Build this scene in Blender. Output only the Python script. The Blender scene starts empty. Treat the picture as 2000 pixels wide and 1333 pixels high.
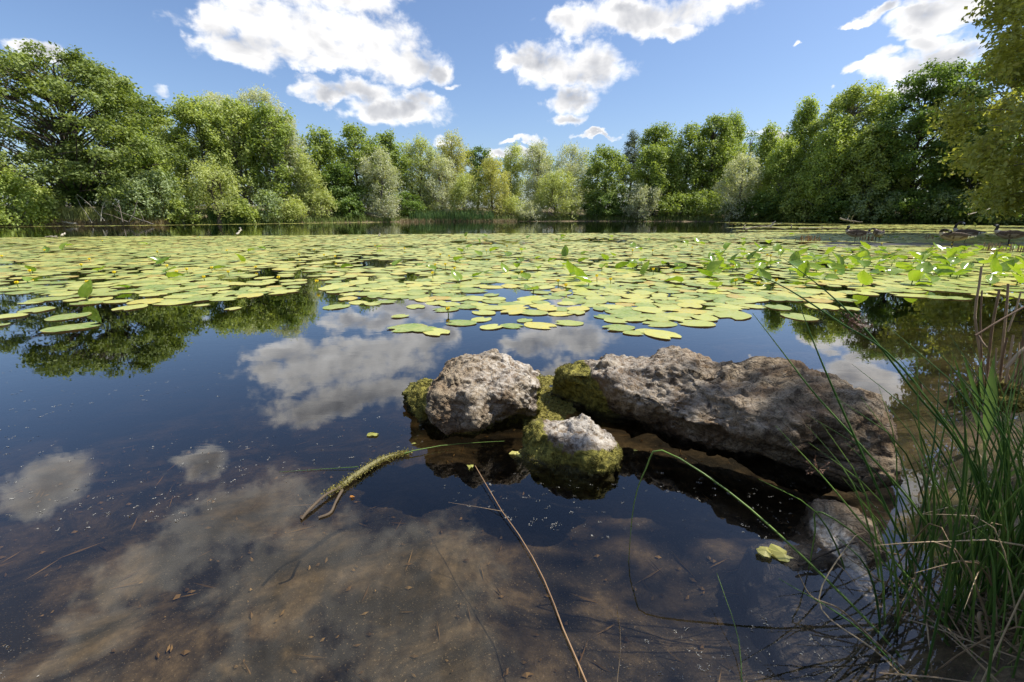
import bpy, bmesh, math, random
import numpy as np
from mathutils import Vector, Matrix
R = math.radians
sc = bpy.context.scene
col = sc.collection
random.seed(7)
rng = np.random.default_rng(7)

# ------------------------------------------------------------------ camera
F, CX, CY, CAMH, PITCH = 889.0, 1000.0, 666.5, 1.0, R(15.6)
cd = bpy.data.cameras.new('camera'); cam = bpy.data.objects.new('camera', cd); col.objects.link(cam)
cd.sensor_width = 36.0; cd.lens = 36.0 * F / 2000.0; cd.clip_start = 0.02; cd.clip_end = 5000
cam.location = (0, 0, CAMH); cam.rotation_euler = (R(90) - PITCH, 0, 0)
sc.camera = cam

# ------------------------------------------------------------------ light and exposure
SUN_EL, SUN_AZ = R(58), R(86)          # azimuth measured from the view direction (+Y) clockwise to the right
SKY_STRENGTH, SUN_STRENGTH, EXPOSURE = 0.105, 5.0, 0.55
sc.view_settings.view_transform = 'Standard'; sc.view_settings.look = 'None'
sc.view_settings.gamma = 1.0; sc.view_settings.use_curve_mapping = False
sc.view_settings.exposure = EXPOSURE
sun_dir = Vector((math.sin(SUN_AZ) * math.cos(SUN_EL), math.cos(SUN_AZ) * math.cos(SUN_EL), math.sin(SUN_EL)))
sd = bpy.data.lights.new('sun', 'SUN'); sd.energy = SUN_STRENGTH; sd.angle = R(0.53); sd.color = (1.0, 0.95, 0.87)
so = bpy.data.objects.new('sun', sd); col.objects.link(so); so.location = (0, 0, 60)
so.rotation_euler = (-sun_dir).to_track_quat('-Z', 'Y').to_euler()

sc.render.engine = 'CYCLES'
cy = sc.cycles
cy.max_bounces = 8; cy.diffuse_bounces = 3; cy.glossy_bounces = 3; cy.transmission_bounces = 4
cy.transparent_max_bounces = 8; cy.volume_bounces = 0
cy.caustics_reflective = False; cy.caustics_refractive = False
cy.sample_clamp_indirect = 6.0
cy.use_denoising = True; cy.use_adaptive_sampling = True; cy.adaptive_threshold = .02

def ray(u, v):
    """direction of the photograph's point (u, v) (2000 x 1333) in the world"""
    x, up = (u - CX) / F, (CY - v) / F
    return np.array([x, math.cos(PITCH) + up * math.sin(PITCH), up * math.cos(PITCH) - math.sin(PITCH)])
def at(u, v, Y):
    d = ray(u, v); return np.array([0, 0, CAMH]) + d * (Y / d[1])
def ground(u, v, z=0.0):
    d = ray(u, v); return np.array([0, 0, CAMH]) + d * ((z - CAMH) / d[2])
def azel(u, v, mirror=False):
    d = ray(u, v); d = d / np.linalg.norm(d)
    if mirror: d[2] = -d[2]
    return math.atan2(d[0], d[1]), math.asin(d[2])

# ------------------------------------------------------------------ node helpers
class NT:
    def __init__(s, tree): s.t = tree; s.n = tree.nodes; s.l = tree.links
    def put(s, sock, val):
        if val is None: return
        if isinstance(val, bpy.types.NodeSocket): s.l.new(val, sock)
        elif isinstance(val, (tuple, list)) and len(val) == 3 and sock.type == 'RGBA': sock.default_value = (*val, 1)
        else: sock.default_value = val
    def math(s, op, a, b=None, c=None, clamp=False):
        m = s.n.new('ShaderNodeMath'); m.operation = op; m.use_clamp = clamp
        for i, x in enumerate((a, b, c)): s.put(m.inputs[i], x)
        return m.outputs[0]
    def vmath(s, op, a, b=None, c=None, out=0):
        m = s.n.new('ShaderNodeVectorMath'); m.operation = op
        for i, x in enumerate((a, b, c)): s.put(m.inputs[i], x)
        return m.outputs[out]
    def noise(s, vec, scale, detail=4, rough=.5, dist=0.0, dim='3D', color=False):
        m = s.n.new('ShaderNodeTexNoise'); m.noise_dimensions = dim
        s.put(m.inputs['Vector'], vec); s.put(m.inputs['Scale'], scale); s.put(m.inputs['Detail'], detail)
        s.put(m.inputs['Roughness'], rough); s.put(m.inputs['Distortion'], dist)
        return m.outputs['Color' if color else 'Fac']
    def step(s, x, a, b, lo=0.0, hi=1.0):
        m = s.n.new('ShaderNodeMapRange'); m.interpolation_type = 'SMOOTHSTEP'
        for k, v in (('Value', x), ('From Min', a), ('From Max', b), ('To Min', lo), ('To Max', hi)): s.put(m.inputs[k], v)
        return m.outputs[0]
    def mix(s, f, a, b, mode='MIX'):
        m = s.n.new('ShaderNodeMix'); m.data_type = 'RGBA'; m.blend_type = mode
        s.put(m.inputs[0], f); s.put(m.inputs[6], a); s.put(m.inputs[7], b)
        return m.outputs[2]
    def attr(s, name, out='Fac'):
        m = s.n.new('ShaderNodeAttribute'); m.attribute_name = name; return m.outputs[out]
    def bump(s, h, strength, dist=0.01, normal=None):
        m = s.n.new('ShaderNodeBump'); s.put(m.inputs['Height'], h); s.put(m.inputs['Strength'], strength)
        s.put(m.inputs['Distance'], dist); s.put(m.inputs['Normal'], normal); return m.outputs[0]
    def shader(s, kind, **kw):
        m = s.n.new(kind)
        for k, v in kw.items(): s.put(m.inputs[k.replace('_', ' ')], v)
        return m.outputs[0]
    def mixs(s, f, a, b):
        m = s.n.new('ShaderNodeMixShader'); s.put(m.inputs[0], f); s.l.new(a, m.inputs[1]); s.l.new(b, m.inputs[2]); return m.outputs[0]
    def pos(s): return s.n.new('ShaderNodeNewGeometry').outputs['Position']
    def objc(s): return s.n.new('ShaderNodeTexCoord').outputs['Object']
    def sep(s, v):
        m = s.n.new('ShaderNodeSeparateXYZ'); s.l.new(v, m.inputs[0]); return m.outputs
    def comb(s, x, y, z):
        m = s.n.new('ShaderNodeCombineXYZ')
        for i, q in enumerate((x, y, z)): s.put(m.inputs[i], q)
        return m.outputs[0]
def material(name):
    m = bpy.data.materials.new(name); m.use_nodes = True; m.node_tree.nodes.clear()
    t = NT(m.node_tree); o = t.n.new('ShaderNodeOutputMaterial')
    return m, t, o

# ------------------------------------------------------------------ sky with cumulus clouds
world = bpy.data.worlds.new('World'); sc.world = world; world.use_nodes = True
world.node_tree.nodes.clear()
w = NT(world.node_tree)
wo = w.n.new('ShaderNodeOutputWorld')
st = w.n.new('ShaderNodeTexSky'); st.sky_type = 'NISHITA'; st.sun_disc = False
st.sun_elevation = SUN_EL; st.sun_rotation = SUN_AZ; st.air_density = 1.0; st.dust_density = 1.2; st.ozone_density = 2.0
skyc = w.mix(1.0, st.outputs[0], (0.89, 0.955, 1.08), 'MULTIPLY')
bg = w.shader('ShaderNodeBackground', Color=skyc, Strength=SKY_STRENGTH)
tc = w.n.new('ShaderNodeTexCoord').outputs['Generated']
dirn = w.vmath('NORMALIZE', tc)
sx, sy, sz = w.sep(dirn)
az = w.math('ARCTAN2', sx, sy); el = w.math('ARCSINE', sz)
ae0 = w.comb(az, el, 0.0)
# warp so that the outlines billow
wv = w.comb(w.math('MULTIPLY', az, 1.0), w.math('MULTIPLY', el, 1.35), 0.0)
warp = w.noise(wv, 11.0, 5, .58, 0, '2D', color=True)
warp = w.vmath('MULTIPLY', w.vmath('SUBTRACT', warp, (.5, .5, .5)), (.10, .060, 0))
ae = w.vmath('ADD', ae0, warp)
# (u, v, half width, half height, tilt) of each cloud mass; last flag: seen only as a reflection in the pond
CL = [(560, 55, 200, 62, 0), (700, 85, 140, 62, 0), (480, 92, 95, 42, 0), (405, 40, 55, 45, 0), (790, 125, 88, 52, 0), (845, 140, 48, 32, 0),
      (600, 118, 78, 24, 0), (650, -20, 170, 60, 0), (690, 178, 105, 28, 0), (770, 216, 105, 34, 0), (640, 186, 50, 18, 0), (825, 205, 46, 26, 0),
      (890, 172, 30, 9, 0), (95, 117, 72, 24, 0), (305, 181, 33, 17, 0), (240, 153, 16, 4, 0),
      (1250, 30, 200, 40, 0), (1125, 45, 72, 42, 0), (1400, 0, 80, 26, 0), (1060, 122, 80, 44, 0), (1165, 130, 66, 52, 0), (1015, 120, 38, 24, 0),
      (1110, 195, 62, 34, 0), (1098, 235, 42, 15, 0), (1325, 62, 60, 20, 0), (1170, 262, 48, 5, 0), (1020, 274, 46, 7, 0),
      (1870, 22, 170, 30, 0), (1790, 56, 75, 20, 0), (1720, 14, 36, 13, 0), (1930, -20, 150, 45, 0), (1800, 138, 95, 36, 0), (1860, 108, 70, 36, 0),
      (1705, 134, 42, 20, 0), (1725, 110, 38, 16, 0), (1760, 178, 52, 26, 0), (1735, 18, 52, 14, 0), (1695, 30, 38, 10, 0), (1556, 90, 12, 8, 0), (1630, 169, 10, 7, 0), (868, 272, 34, 12, 0), (1010, 300, 60, 14, 0), (1520, 265, 50, 16, 0),
      (90, 955, 120, 62, 1), (395, 905, 60, 32, 1), (640, 790, 120, 36, 1), (470, 1010, 190, 80, 1), (300, 1110, 160, 70, 1), (800, 1150, 210, 150, 1), (600, 1120, 200, 120, 1), (840, 1310, 180, 140, 1),
      (520, 1300, 160, 90, 1), (180, 1250, 140, 60, 1), (1690, 700, 60, 22, 1), (1770, 770, 70, 36, 1), (1860, 990, 150, 60, 1), (1960, 1060, 130, 60, 1), (1100, 660, 110, 30, 1)]
blobs = []
for (u, v, a, b, m) in CL:
    A, E = azel(u, v, m == 1)
    A1, _ = azel(u - a, v, m == 1); A2, _ = azel(u + a, v, m == 1)
    _, E1 = azel(u, v - b, m == 1); _, E2 = azel(u, v + b, m == 1)
    blobs.append((A, E, abs(A2 - A1) / 2, abs(E2 - E1) / 2, .42 if a < 37 else (.25 if b < 12 else 0)))
# the same fair-weather clouds go on round the rest of the sky
for A, E, a, b in [(-75, 14, 13, 5), (-110, 26, 16, 8), (-150, 12, 15, 5), (170, 22, 16, 7), (150, 38, 12, 7), (75, 30, 9, 5), (112, 20, 14, 6), (-60, 44, 13, 8), (-130, 52, 16, 10), (40, 64, 14, 8), (95, 74, 15, 6)]:
    blobs.append((R(A), R(E), R(a), R(b), 0))
dmin = None
for (A, E, a, b, thin) in blobs:
    q = w.vmath('MULTIPLY_ADD', ae, (1 / a, 1 / b, 0), (-A / a, -E / b, 0))
    d = w.vmath('DOT_PRODUCT', q, q, out=1)
    if thin: d = w.math('ADD', d, thin)
    dmin = d if dmin is None else w.math('MINIMUM', dmin, d)
body = w.math('SUBTRACT', 1.0, w.math('MINIMUM', dmin, 4.0))
fine = w.noise(wv, 22.0, 8, .56, .2, '2D')
dens = w.math('ADD', w.math('MULTIPLY', body, .62), w.math('MULTIPLY', w.math('SUBTRACT', fine, .5), 1.25))
alpha = w.step(dens, -.13, .56)
# relief: the side turned to the light is brighter, the underside greyer
wv2 = w.vmath('ADD', wv, (.012, .016, 0))
rel = w.math('SUBTRACT', w.noise(wv, 13.0, 4, .48, .2, '2D'), w.noise(wv2, 13.0, 4, .48, .2, '2D'))
big = w.noise(w.vmath('ADD', wv, (3.1, 1.7, 0)), 5.0, 3, .42, 0, '2D')
grey = w.math('MULTIPLY', w.step(body, .30, 1.0), w.step(big, .30, .62, .25, 1.0))
lit = w.math('ADD', w.math('MULTIPLY', rel, .75), w.math('MULTIPLY_ADD', grey, -.40, 1.06))
lit = w.math('MAXIMUM', lit, .42)
ccol = w.mix(w.step(lit, .5, 1.0), (.78, .80, .86), (1.0, .985, .97))
cbg = w.shader('ShaderNodeBackground', Color=ccol, Strength=w.math('MULTIPLY', lit, .80))
low = w.step(el, -.02, .03)
w.l.new(w.mixs(w.math('MULTIPLY', w.math('MULTIPLY', alpha, .97), low), bg, cbg), wo.inputs[0])

# ------------------------------------------------------------------ numpy noise
def _h(i, j, k, seed):
    n = (i.astype(np.uint32) * np.uint32(374761393) + j.astype(np.uint32) * np.uint32(668265263) + k.astype(np.uint32) * np.uint32(2147483647 - 58) + np.uint32(seed * 144665 + 1013904223))
    n = (n ^ (n >> np.uint32(13))) * np.uint32(1274126177)
    n = (n ^ (n >> np.uint32(15))) * np.uint32(2246822519)
    return ((n ^ (n >> np.uint32(16))) & np.uint32(0xffffff)).astype(np.float64) / 0xffffff
def vnoise(p, seed=0):
    p = np.asarray(p, float); f = np.floor(p); t = p - f; t = t * t * t * (t * (t * 6 - 15) + 10)
    i, j, k = [f[:, a].astype(np.int64) for a in range(3)]
    r = 0
    for a in (0, 1):
        for b in (0, 1):
            for c in (0, 1):
                wgt = (t[:, 0] if a else 1 - t[:, 0]) * (t[:, 1] if b else 1 - t[:, 1]) * (t[:, 2] if c else 1 - t[:, 2])
                r = r + wgt * _h(i + a, j + b, k + c, seed)
    return r * 2 - 1
def fbm(p, octv=4, gain=.5, seed=0):
    p = np.asarray(p, float); r = 0; a = 1.0
    for o in range(octv):
        r = r + a * vnoise(p * (2.03 ** o) + 17.3 * o, seed + o); a *= gain
    return r
def ridged(p, octv=4, gain=.5, seed=0):
    p = np.asarray(p, float); r = 0; a = 1.0
    for o in range(octv):
        r = r + a * (1 - np.abs(vnoise(p * (2.1 ** o) + 9.7 * o, seed + o)) * 2); a *= gain
    return r

# ------------------------------------------------------------------ mesh helpers
def mesh(name, parts, mats, smooth=False, attrs=None, matidx=None):
    """parts: list of (verts Nx3, faces Mxk); attrs: {name: values per face or per vertex}"""
    V = np.concatenate([np.asarray(p[0], float).reshape(-1, 3) for p in parts]); off = 0; loops = []; tot = []
    prev = 0
    for v, f in parts:          # a part without vertices adds faces to the part before it
        f = np.asarray(f)
        if len(v): prev = off
        if len(f): loops.append((f + prev).ravel()); tot.append(np.full(len(f), f.shape[1]))
        off += len(v)
    loops = np.concatenate(loops).astype(np.int32); tot = np.concatenate(tot).astype(np.int32)
    me = bpy.data.meshes.new(name)
    me.vertices.add(len(V)); me.vertices.foreach_set('co', V.astype(np.float32).ravel())
    me.loops.add(len(loops)); me.loops.foreach_set('vertex_index', loops)
    me.polygons.add(len(tot)); start = np.concatenate([[0], np.cumsum(tot)[:-1]]).astype(np.int32)
    me.polygons.foreach_set('loop_start', start)
    try: me.polygons.foreach_set('loop_total', tot)
    except Exception: pass
    me.polygons.foreach_set('use_smooth', np.full(len(tot), bool(smooth)))
    if not isinstance(mats, (list, tuple)): mats = [mats]
    for m in mats: me.materials.append(m)
    if matidx is not None: me.polygons.foreach_set('material_index', np.asarray(matidx, np.int32))
    me.update(calc_edges=True)
    for k, a in (attrs or {}).items():
        a = np.asarray(a, np.float32); dom = 'FACE' if len(a) == len(tot) else 'POINT'
        if a.ndim == 2:
            at_ = me.attributes.new(k, 'FLOAT_COLOR', dom); at_.data.foreach_set('color', np.c_[a, np.ones(len(a))].astype(np.float32).ravel())
        else:
            at_ = me.attributes.new(k, 'FLOAT', dom); at_.data.foreach_set('value', a)
    return me
def obj(name, me, parent=None, loc=None, label=None, cat=None, group=None, kind=None):
    o = bpy.data.objects.new(name, me); col.objects.link(o)
    if parent is not None: o.parent = parent
    if loc is not None: o.location = tuple(float(x) for x in loc)
    if label: o['label'] = label
    if cat: o['category'] = cat
    if group: o['group'] = group
    if kind: o['kind'] = kind
    return o
def empty(name, loc, label, cat, group=None):
    o = obj(name, None, None, loc, label, cat, group); o.empty_display_size = .2; return o
def unit(a): return a / np.maximum(np.linalg.norm(a, axis=-1, keepdims=True), 1e-9)
def tube(pts, radii, sides=6, flat=None):
    pts = np.asarray(pts, float); n = len(pts); radii = np.broadcast_to(np.asarray(radii, float), (n,))
    tan = unit(np.gradient(pts, axis=0)); ref = np.array([0, 0, 1.0]) if abs(tan[0, 2]) < .9 else np.array([1.0, 0, 0])
    V = []
    u = unit(np.cross(tan[0], ref))
    for i in range(n):
        u = unit(u - tan[i] * np.dot(u, tan[i])); v = np.cross(tan[i], u)
        a = np.arange(sides) * 2 * np.pi / sides
        V.append(pts[i] + radii[i] * (np.cos(a)[:, None] * u + np.sin(a)[:, None] * v * (flat or 1)))
    V = np.concatenate(V); Fc = []
    i = np.arange(n - 1)[:, None] * sides; k = np.arange(sides)[None]; k2 = (k + 1) % sides
    return V, np.stack([i + k, i + k2, i + sides + k2, i + sides + k], -1).reshape(-1, 4)
def bez(pts, n):
    """smooth curve through the given points (Catmull-Rom)"""
    P = np.asarray(pts, float); P = np.vstack([2 * P[0] - P[1], P, 2 * P[-1] - P[-2]]); m = len(P) - 3; out = []
    for s in np.linspace(0, m - 1e-6, n):
        i = int(s); t = s - i; a, b, c, d = P[i:i + 4]
        out.append(.5 * ((2 * b) + (-a + c) * t + (2 * a - 5 * b + 4 * c - d) * t * t + (-a + 3 * b - 3 * c + d) * t ** 3))
    return np.array(out)
# ================================================================== GROUND, POND
far_px = [(2000, 441), (1850, 439), (1720, 437.5), (1500, 434.5), (1300, 433), (1150, 432.5), (1000, 433), (850, 433), (700, 435), (500, 437.5), (300, 440), (0, 443)]
shore = [(-46, 0), (-30, -3), (-8, -.9), (-2, .2), (0, .38), (.6, .48), (.95, .70), (1.30, .98), (1.8, 1.3), (2.75, 2.15), (3.35, 2.75), (5, 3.5), (9, 5), (16, 8.6), (20.5, 12.8), (22.8, 18), (27, 25), (34, 31)]
shore += [tuple(ground(u, v)[:2]) for u, v in far_px] + [(-54, 26)]
SH = np.array(shore)
def shore_dist(P):
    """signed distance to the shoreline: positive on land"""
    A = SH; B = np.roll(SH, -1, 0); best = np.full(len(P), 1e9); ins = np.zeros(len(P), bool)
    for a, b in zip(A, B):
        ab = b - a; t = np.clip(((P - a) @ ab) / (ab @ ab), 0, 1); q = a + t[:, None] * ab
        best = np.minimum(best, np.hypot(*(P - q).T))
        c = (a[1] > P[:, 1]) != (b[1] > P[:, 1])
        ins ^= c & (P[:, 0] < (b[0] - a[0]) * (P[:, 1] - a[1]) / (b[1] - a[1] + 1e-12) + a[0])
    return np.where(ins, -best, best)
def height(P):
    P = np.asarray(P, float); r = np.hypot(P[:, 0], P[:, 1]); d = shore_dist(P)
    near = np.exp(-(r / 4.0) ** 2)
    d = d + (.35 * fbm(np.c_[P * .22, 0 * r], 3, seed=3)) * (1 - near) + .10 * fbm(np.c_[P * 1.1, 0 * r], 3, seed=5) * near
    z = np.where(d > 0, np.where(r < 5, .5 * d, .16 * d), np.where(d > -.6, np.where(r < 5, .36, .26) * d, np.where(r < 5, -.216, -.156) + np.where(r < 12, .14, .24) * (d + .6)))
    z = np.maximum(z, -1.4); z = np.where(d > 0, 2.2 * np.tanh(z / 2.2), z)
    z = z + (.02 * fbm(np.c_[P * 3.1, 0 * r], 4, seed=11)) * np.where(d < 0, 1, .6) * np.where(r < 8, 1, .4)
    z = z + np.where(d > 1, .16, 0) * fbm(np.c_[P * .35, 0 * r], 3, seed=8) * np.clip(d / 4, 0, 1)
    return z
rad = np.concatenate([np.geomspace(.05, 6, 110)[:-1], np.geomspace(6, 28, 50)[:-1], np.linspace(28, 82, 90)[:-1], np.geomspace(82, 3000, 34)])
na = 300; ang = np.arange(na) * 2 * np.pi / na
GX = np.concatenate([[[0, 0]], np.stack([rad[:, None] * np.sin(ang), rad[:, None] * np.cos(ang)], -1).reshape(-1, 2)])
GZ = height(GX)
gf = []
i = np.arange(len(rad) - 1)[:, None]; k = np.arange(na)[None]
q = np.stack([1 + i * na + k, 1 + i * na + (k + 1) % na, 1 + (i + 1) * na + (k + 1) % na, 1 + (i + 1) * na + k], -1).reshape(-1, 4)[:, ::-1]
tri = np.stack([np.zeros(na, int), 1 + (np.arange(na) + 1) % na, 1 + np.arange(na)], -1)[:, ::-1]
gmat, t, o = material('pond_bed_and_bank')
P = t.pos(); z = t.sep(P)[2]
n1 = t.noise(P, 2.6, 7, .66, .6); n2 = t.noise(P, 26, 6, .65); n3 = t.noise(P, .5, 4, .5); n4 = t.noise(P, 150, 3, .6)
bed = t.mix(t.step(n1, .42, .64), (.022, .019, .014), (.25, .18, .10))
bed = t.mix(t.step(n2, .35, .75), t.mix(.55, bed, (.018, .014, .009)), bed)
bed = t.mix(t.step(n4, .60, .74), bed, (.32, .24, .14))
bank = t.mix(t.step(n2, .35, .65), (.085, .062, .036), (.24, .18, .10))
grassy = t.mix(t.step(n2, .3, .7), (.04, .06, .016), (.10, .12, .035))
land = t.mix(t.step(z, .12, .40), bank, t.mix(t.step(n3, .35, .6), grassy, bank))
colr = t.mix(t.step(z, -.02, .03), bed, land)
t.l.new(t.shader('ShaderNodeBsdfPrincipled', Base_Color=colr, Roughness=.9, Normal=t.bump(t.math('ADD', n2, t.math('MULTIPLY', n4, .4)), .8, .012)), o.inputs[0])
ground_me = mesh('ground', [(np.c_[GX, GZ], q), (np.zeros((0, 3)), tri)], gmat, smooth=True)
obj('ground', ground_me, kind='structure')
def ground_z(x, y): return float(height(np.array([[x, y]]))[0])

# water: a closed body whose surface mirrors by Fresnel and whose depth swallows light
wmat, t, o = material('pond_water')
P = t.pos(); px, py, pz = t.sep(P)
dist = t.vmath('LENGTH', P, out=1)
rip = t.noise(t.vmath('MULTIPLY', P, (1.0, 2.2, 1.0)), 2.2, 3, .5, .6)
rip2 = t.noise(t.vmath('MULTIPLY', P, (1.0, 1.6, 1.0)), 13, 2, .5)
amp = t.step(dist, 5, 26, .0, 1.0)
patch = t.step(t.noise(P, .12, 3, .5), .42, .60, .25, 1.0)
hgt = t.math('ADD', t.math('MULTIPLY', rip, t.math('MULTIPLY_ADD', amp, .0011, .00030)), t.math('MULTIPLY', rip2, t.math('MULTIPLY', t.math('MULTIPLY_ADD', amp, .00045, .00002), patch)))
nrm = t.bump(hgt, 1.0, 1.0)
geo = t.n.new('ShaderNodeNewGeometry')
cosv = t.math('ABSOLUTE', t.vmath('DOT_PRODUCT', nrm, geo.outputs['Incoming'], out=1))
fr = t.math('MULTIPLY_ADD', t.math('POWER', t.math('SUBTRACT', 1.0, cosv, clamp=True), 3.8), .955, .044)
gl = t.shader('ShaderNodeBsdfGlossy', Color=(1, 1, 1), Roughness=.012, Normal=nrm)
tr = t.shader('ShaderNodeBsdfTransparent', Color=(.94, .93, .90))
t.l.new(t.mixs(fr, tr, gl), o.inputs['Surface'])
t.l.new(t.shader('ShaderNodeVolumeAbsorption', Color=(.40, .35, .24), Density=2.2), o.inputs['Volume'])
wp = [(-90, -14), (90, -14), (90, 90), (-90, 90)]
wv_ = np.array([(x, y, 0.0) for x, y in wp] + [(x, y, -3.0) for x, y in wp])
obj('pond_water', mesh('pond_water', [(wv_, np.array([[0, 1, 2, 3], [7, 6, 5, 4], [0, 4, 5, 1], [1, 5, 6, 2], [2, 6, 7, 3], [3, 7, 4, 0]]))], wmat), kind='structure')

# ================================================================== TREES
def leaf_mat(name, dark, light, dry=None, gloss=.35, trans=.42, red=1.18):
    dark = tuple(min(.7, x * 2.3 * k) for x, k in zip(dark, (red, 1, 1))); light = tuple(min(.7, x * 2.3 * k) for x, k in zip(light, (red, 1, 1)))
    m, t, o = material(name)
    v = t.attr('tint'); c = t.mix(v, dark, light)
    if dry: c = t.mix(t.math('MULTIPLY', t.step(t.attr('dry'), .92, 1.0), .35), c, dry)
    big = t.noise(t.pos(), .35, 3, .5)
    c = t.mix(t.step(big, .35, .65, 0, .35), c, light)
    p = t.shader('ShaderNodeBsdfPrincipled', Base_Color=c, Roughness=.5, Specular_IOR_Level=gloss)
    tl = t.shader('ShaderNodeBsdfTranslucent', Color=t.mix(1.0, c, (1.25, 1.25, .55), 'MULTIPLY'))
    t.l.new(t.mixs(trans, p, tl), o.inputs[0]); return m
def bark_mat(name, a, b):
    m, t, o = material(name)
    n = t.noise(t.vmath('MULTIPLY', t.objc(), (1, 1, .25)), 9, 5, .6)
    t.l.new(t.shader('ShaderNodeBsdfPrincipled', Base_Color=t.mix(t.step(n, .35, .65), a, b), Roughness=.9, Normal=t.bump(n, .7, .03)), o.inputs[0]); return m
BARK = bark_mat('bark_brown', (.045, .034, .024), (.13, .105, .08))
BARKG = bark_mat('bark_grey', (.10, .09, .075), (.26, .24, .20))
BARKW = bark_mat('bark_birch', (.10, .09, .08), (.62, .60, .55))
LM = dict(
    oak=leaf_mat('leaves_oak', (.034, .060, .018), (.112, .160, .042)),
    dark=leaf_mat('leaves_dark_green', (.024, .052, .014), (.080, .135, .030)),
    green=leaf_mat('leaves_maple', (.044, .080, .020), (.145, .205, .050)),
    aspen=leaf_mat('leaves_aspen', (.055, .095, .026), (.185, .245, .075)),
    silver=leaf_mat('leaves_silver_willow', (.105, .135, .070), (.32, .37, .235), gloss=.4, red=1.06),
    olive=leaf_mat('leaves_olive_willow', (.085, .110, .034), (.25, .285, .110), red=1.06),
    yellow=leaf_mat('leaves_yellow_willow', (.11, .12, .034), (.275, .285, .105), red=1.06),
    birch=leaf_mat('leaves_birch', (.070, .105, .024), (.205, .255, .066), red=1.06),
    pine=leaf_mat('needles_pine', (.028, .048, .026), (.085, .115, .070)),
    near=leaf_mat('leaves_alder', (.070, .085, .020), (.20, .215, .060), dry=(.36, .22, .06), red=1.06),
    blue=leaf_mat('leaves_bluish_shrub', (.050, .085, .040), (.150, .210, .105)),
    shade=leaf_mat('leaves_bank_tree', (.030, .060, .014), (.105, .165, .034)))
# kind: leaf length, leaf width/length, clump radius, clump flattening, leaf droop, leaves per m3 of clump shell, outline
KD = dict(oak=(.25, .62, 1.05, .50, 0, 1.0), dark=(.25, .62, .95, .65, 0, 1.0), green=(.25, .62, .85, .85, 0, 1.0), aspen=(.21, .75, .80, .85, .2, 1.1),
          silver=(.27, .30, .75, 1.1, .6, 1.25), olive=(.27, .30, .75, 1.1, .6, 1.2), yellow=(.27, .28, .70, 1.3, .9, 1.2), birch=(.20, .62, .65, 1.25, .8, 1.2),
          pine=(.30, .22, .70, .45, 0, 1.2), near=(.205, .52, .88, .95, .3, .95), blue=(.22, .60, .55, .9, .1, 1.0), shade=(.15, .60, .70, .55, 0, .55))
def profile(kind, tt):
    tt = np.clip(tt, 0, 1)
    if kind in ('birch',): return np.sqrt(np.clip(1 - tt ** 1.5, 0, 1)) * (.55 + .45 * np.clip(tt * 5, 0, 1))
    if kind == 'pine': return (1 - tt) ** .6 * (.5 + .5 * np.clip(tt * 4, 0, 1)) + .08
    if kind in ('oak',): return np.sqrt(np.clip(1 - np.abs((tt - .38) / .64) ** 2.3, 0, 1))
    return np.sqrt(np.clip(1 - np.abs((tt - .42) / .60) ** 2.6, 0, 1))
NLEAF = [0]
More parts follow.
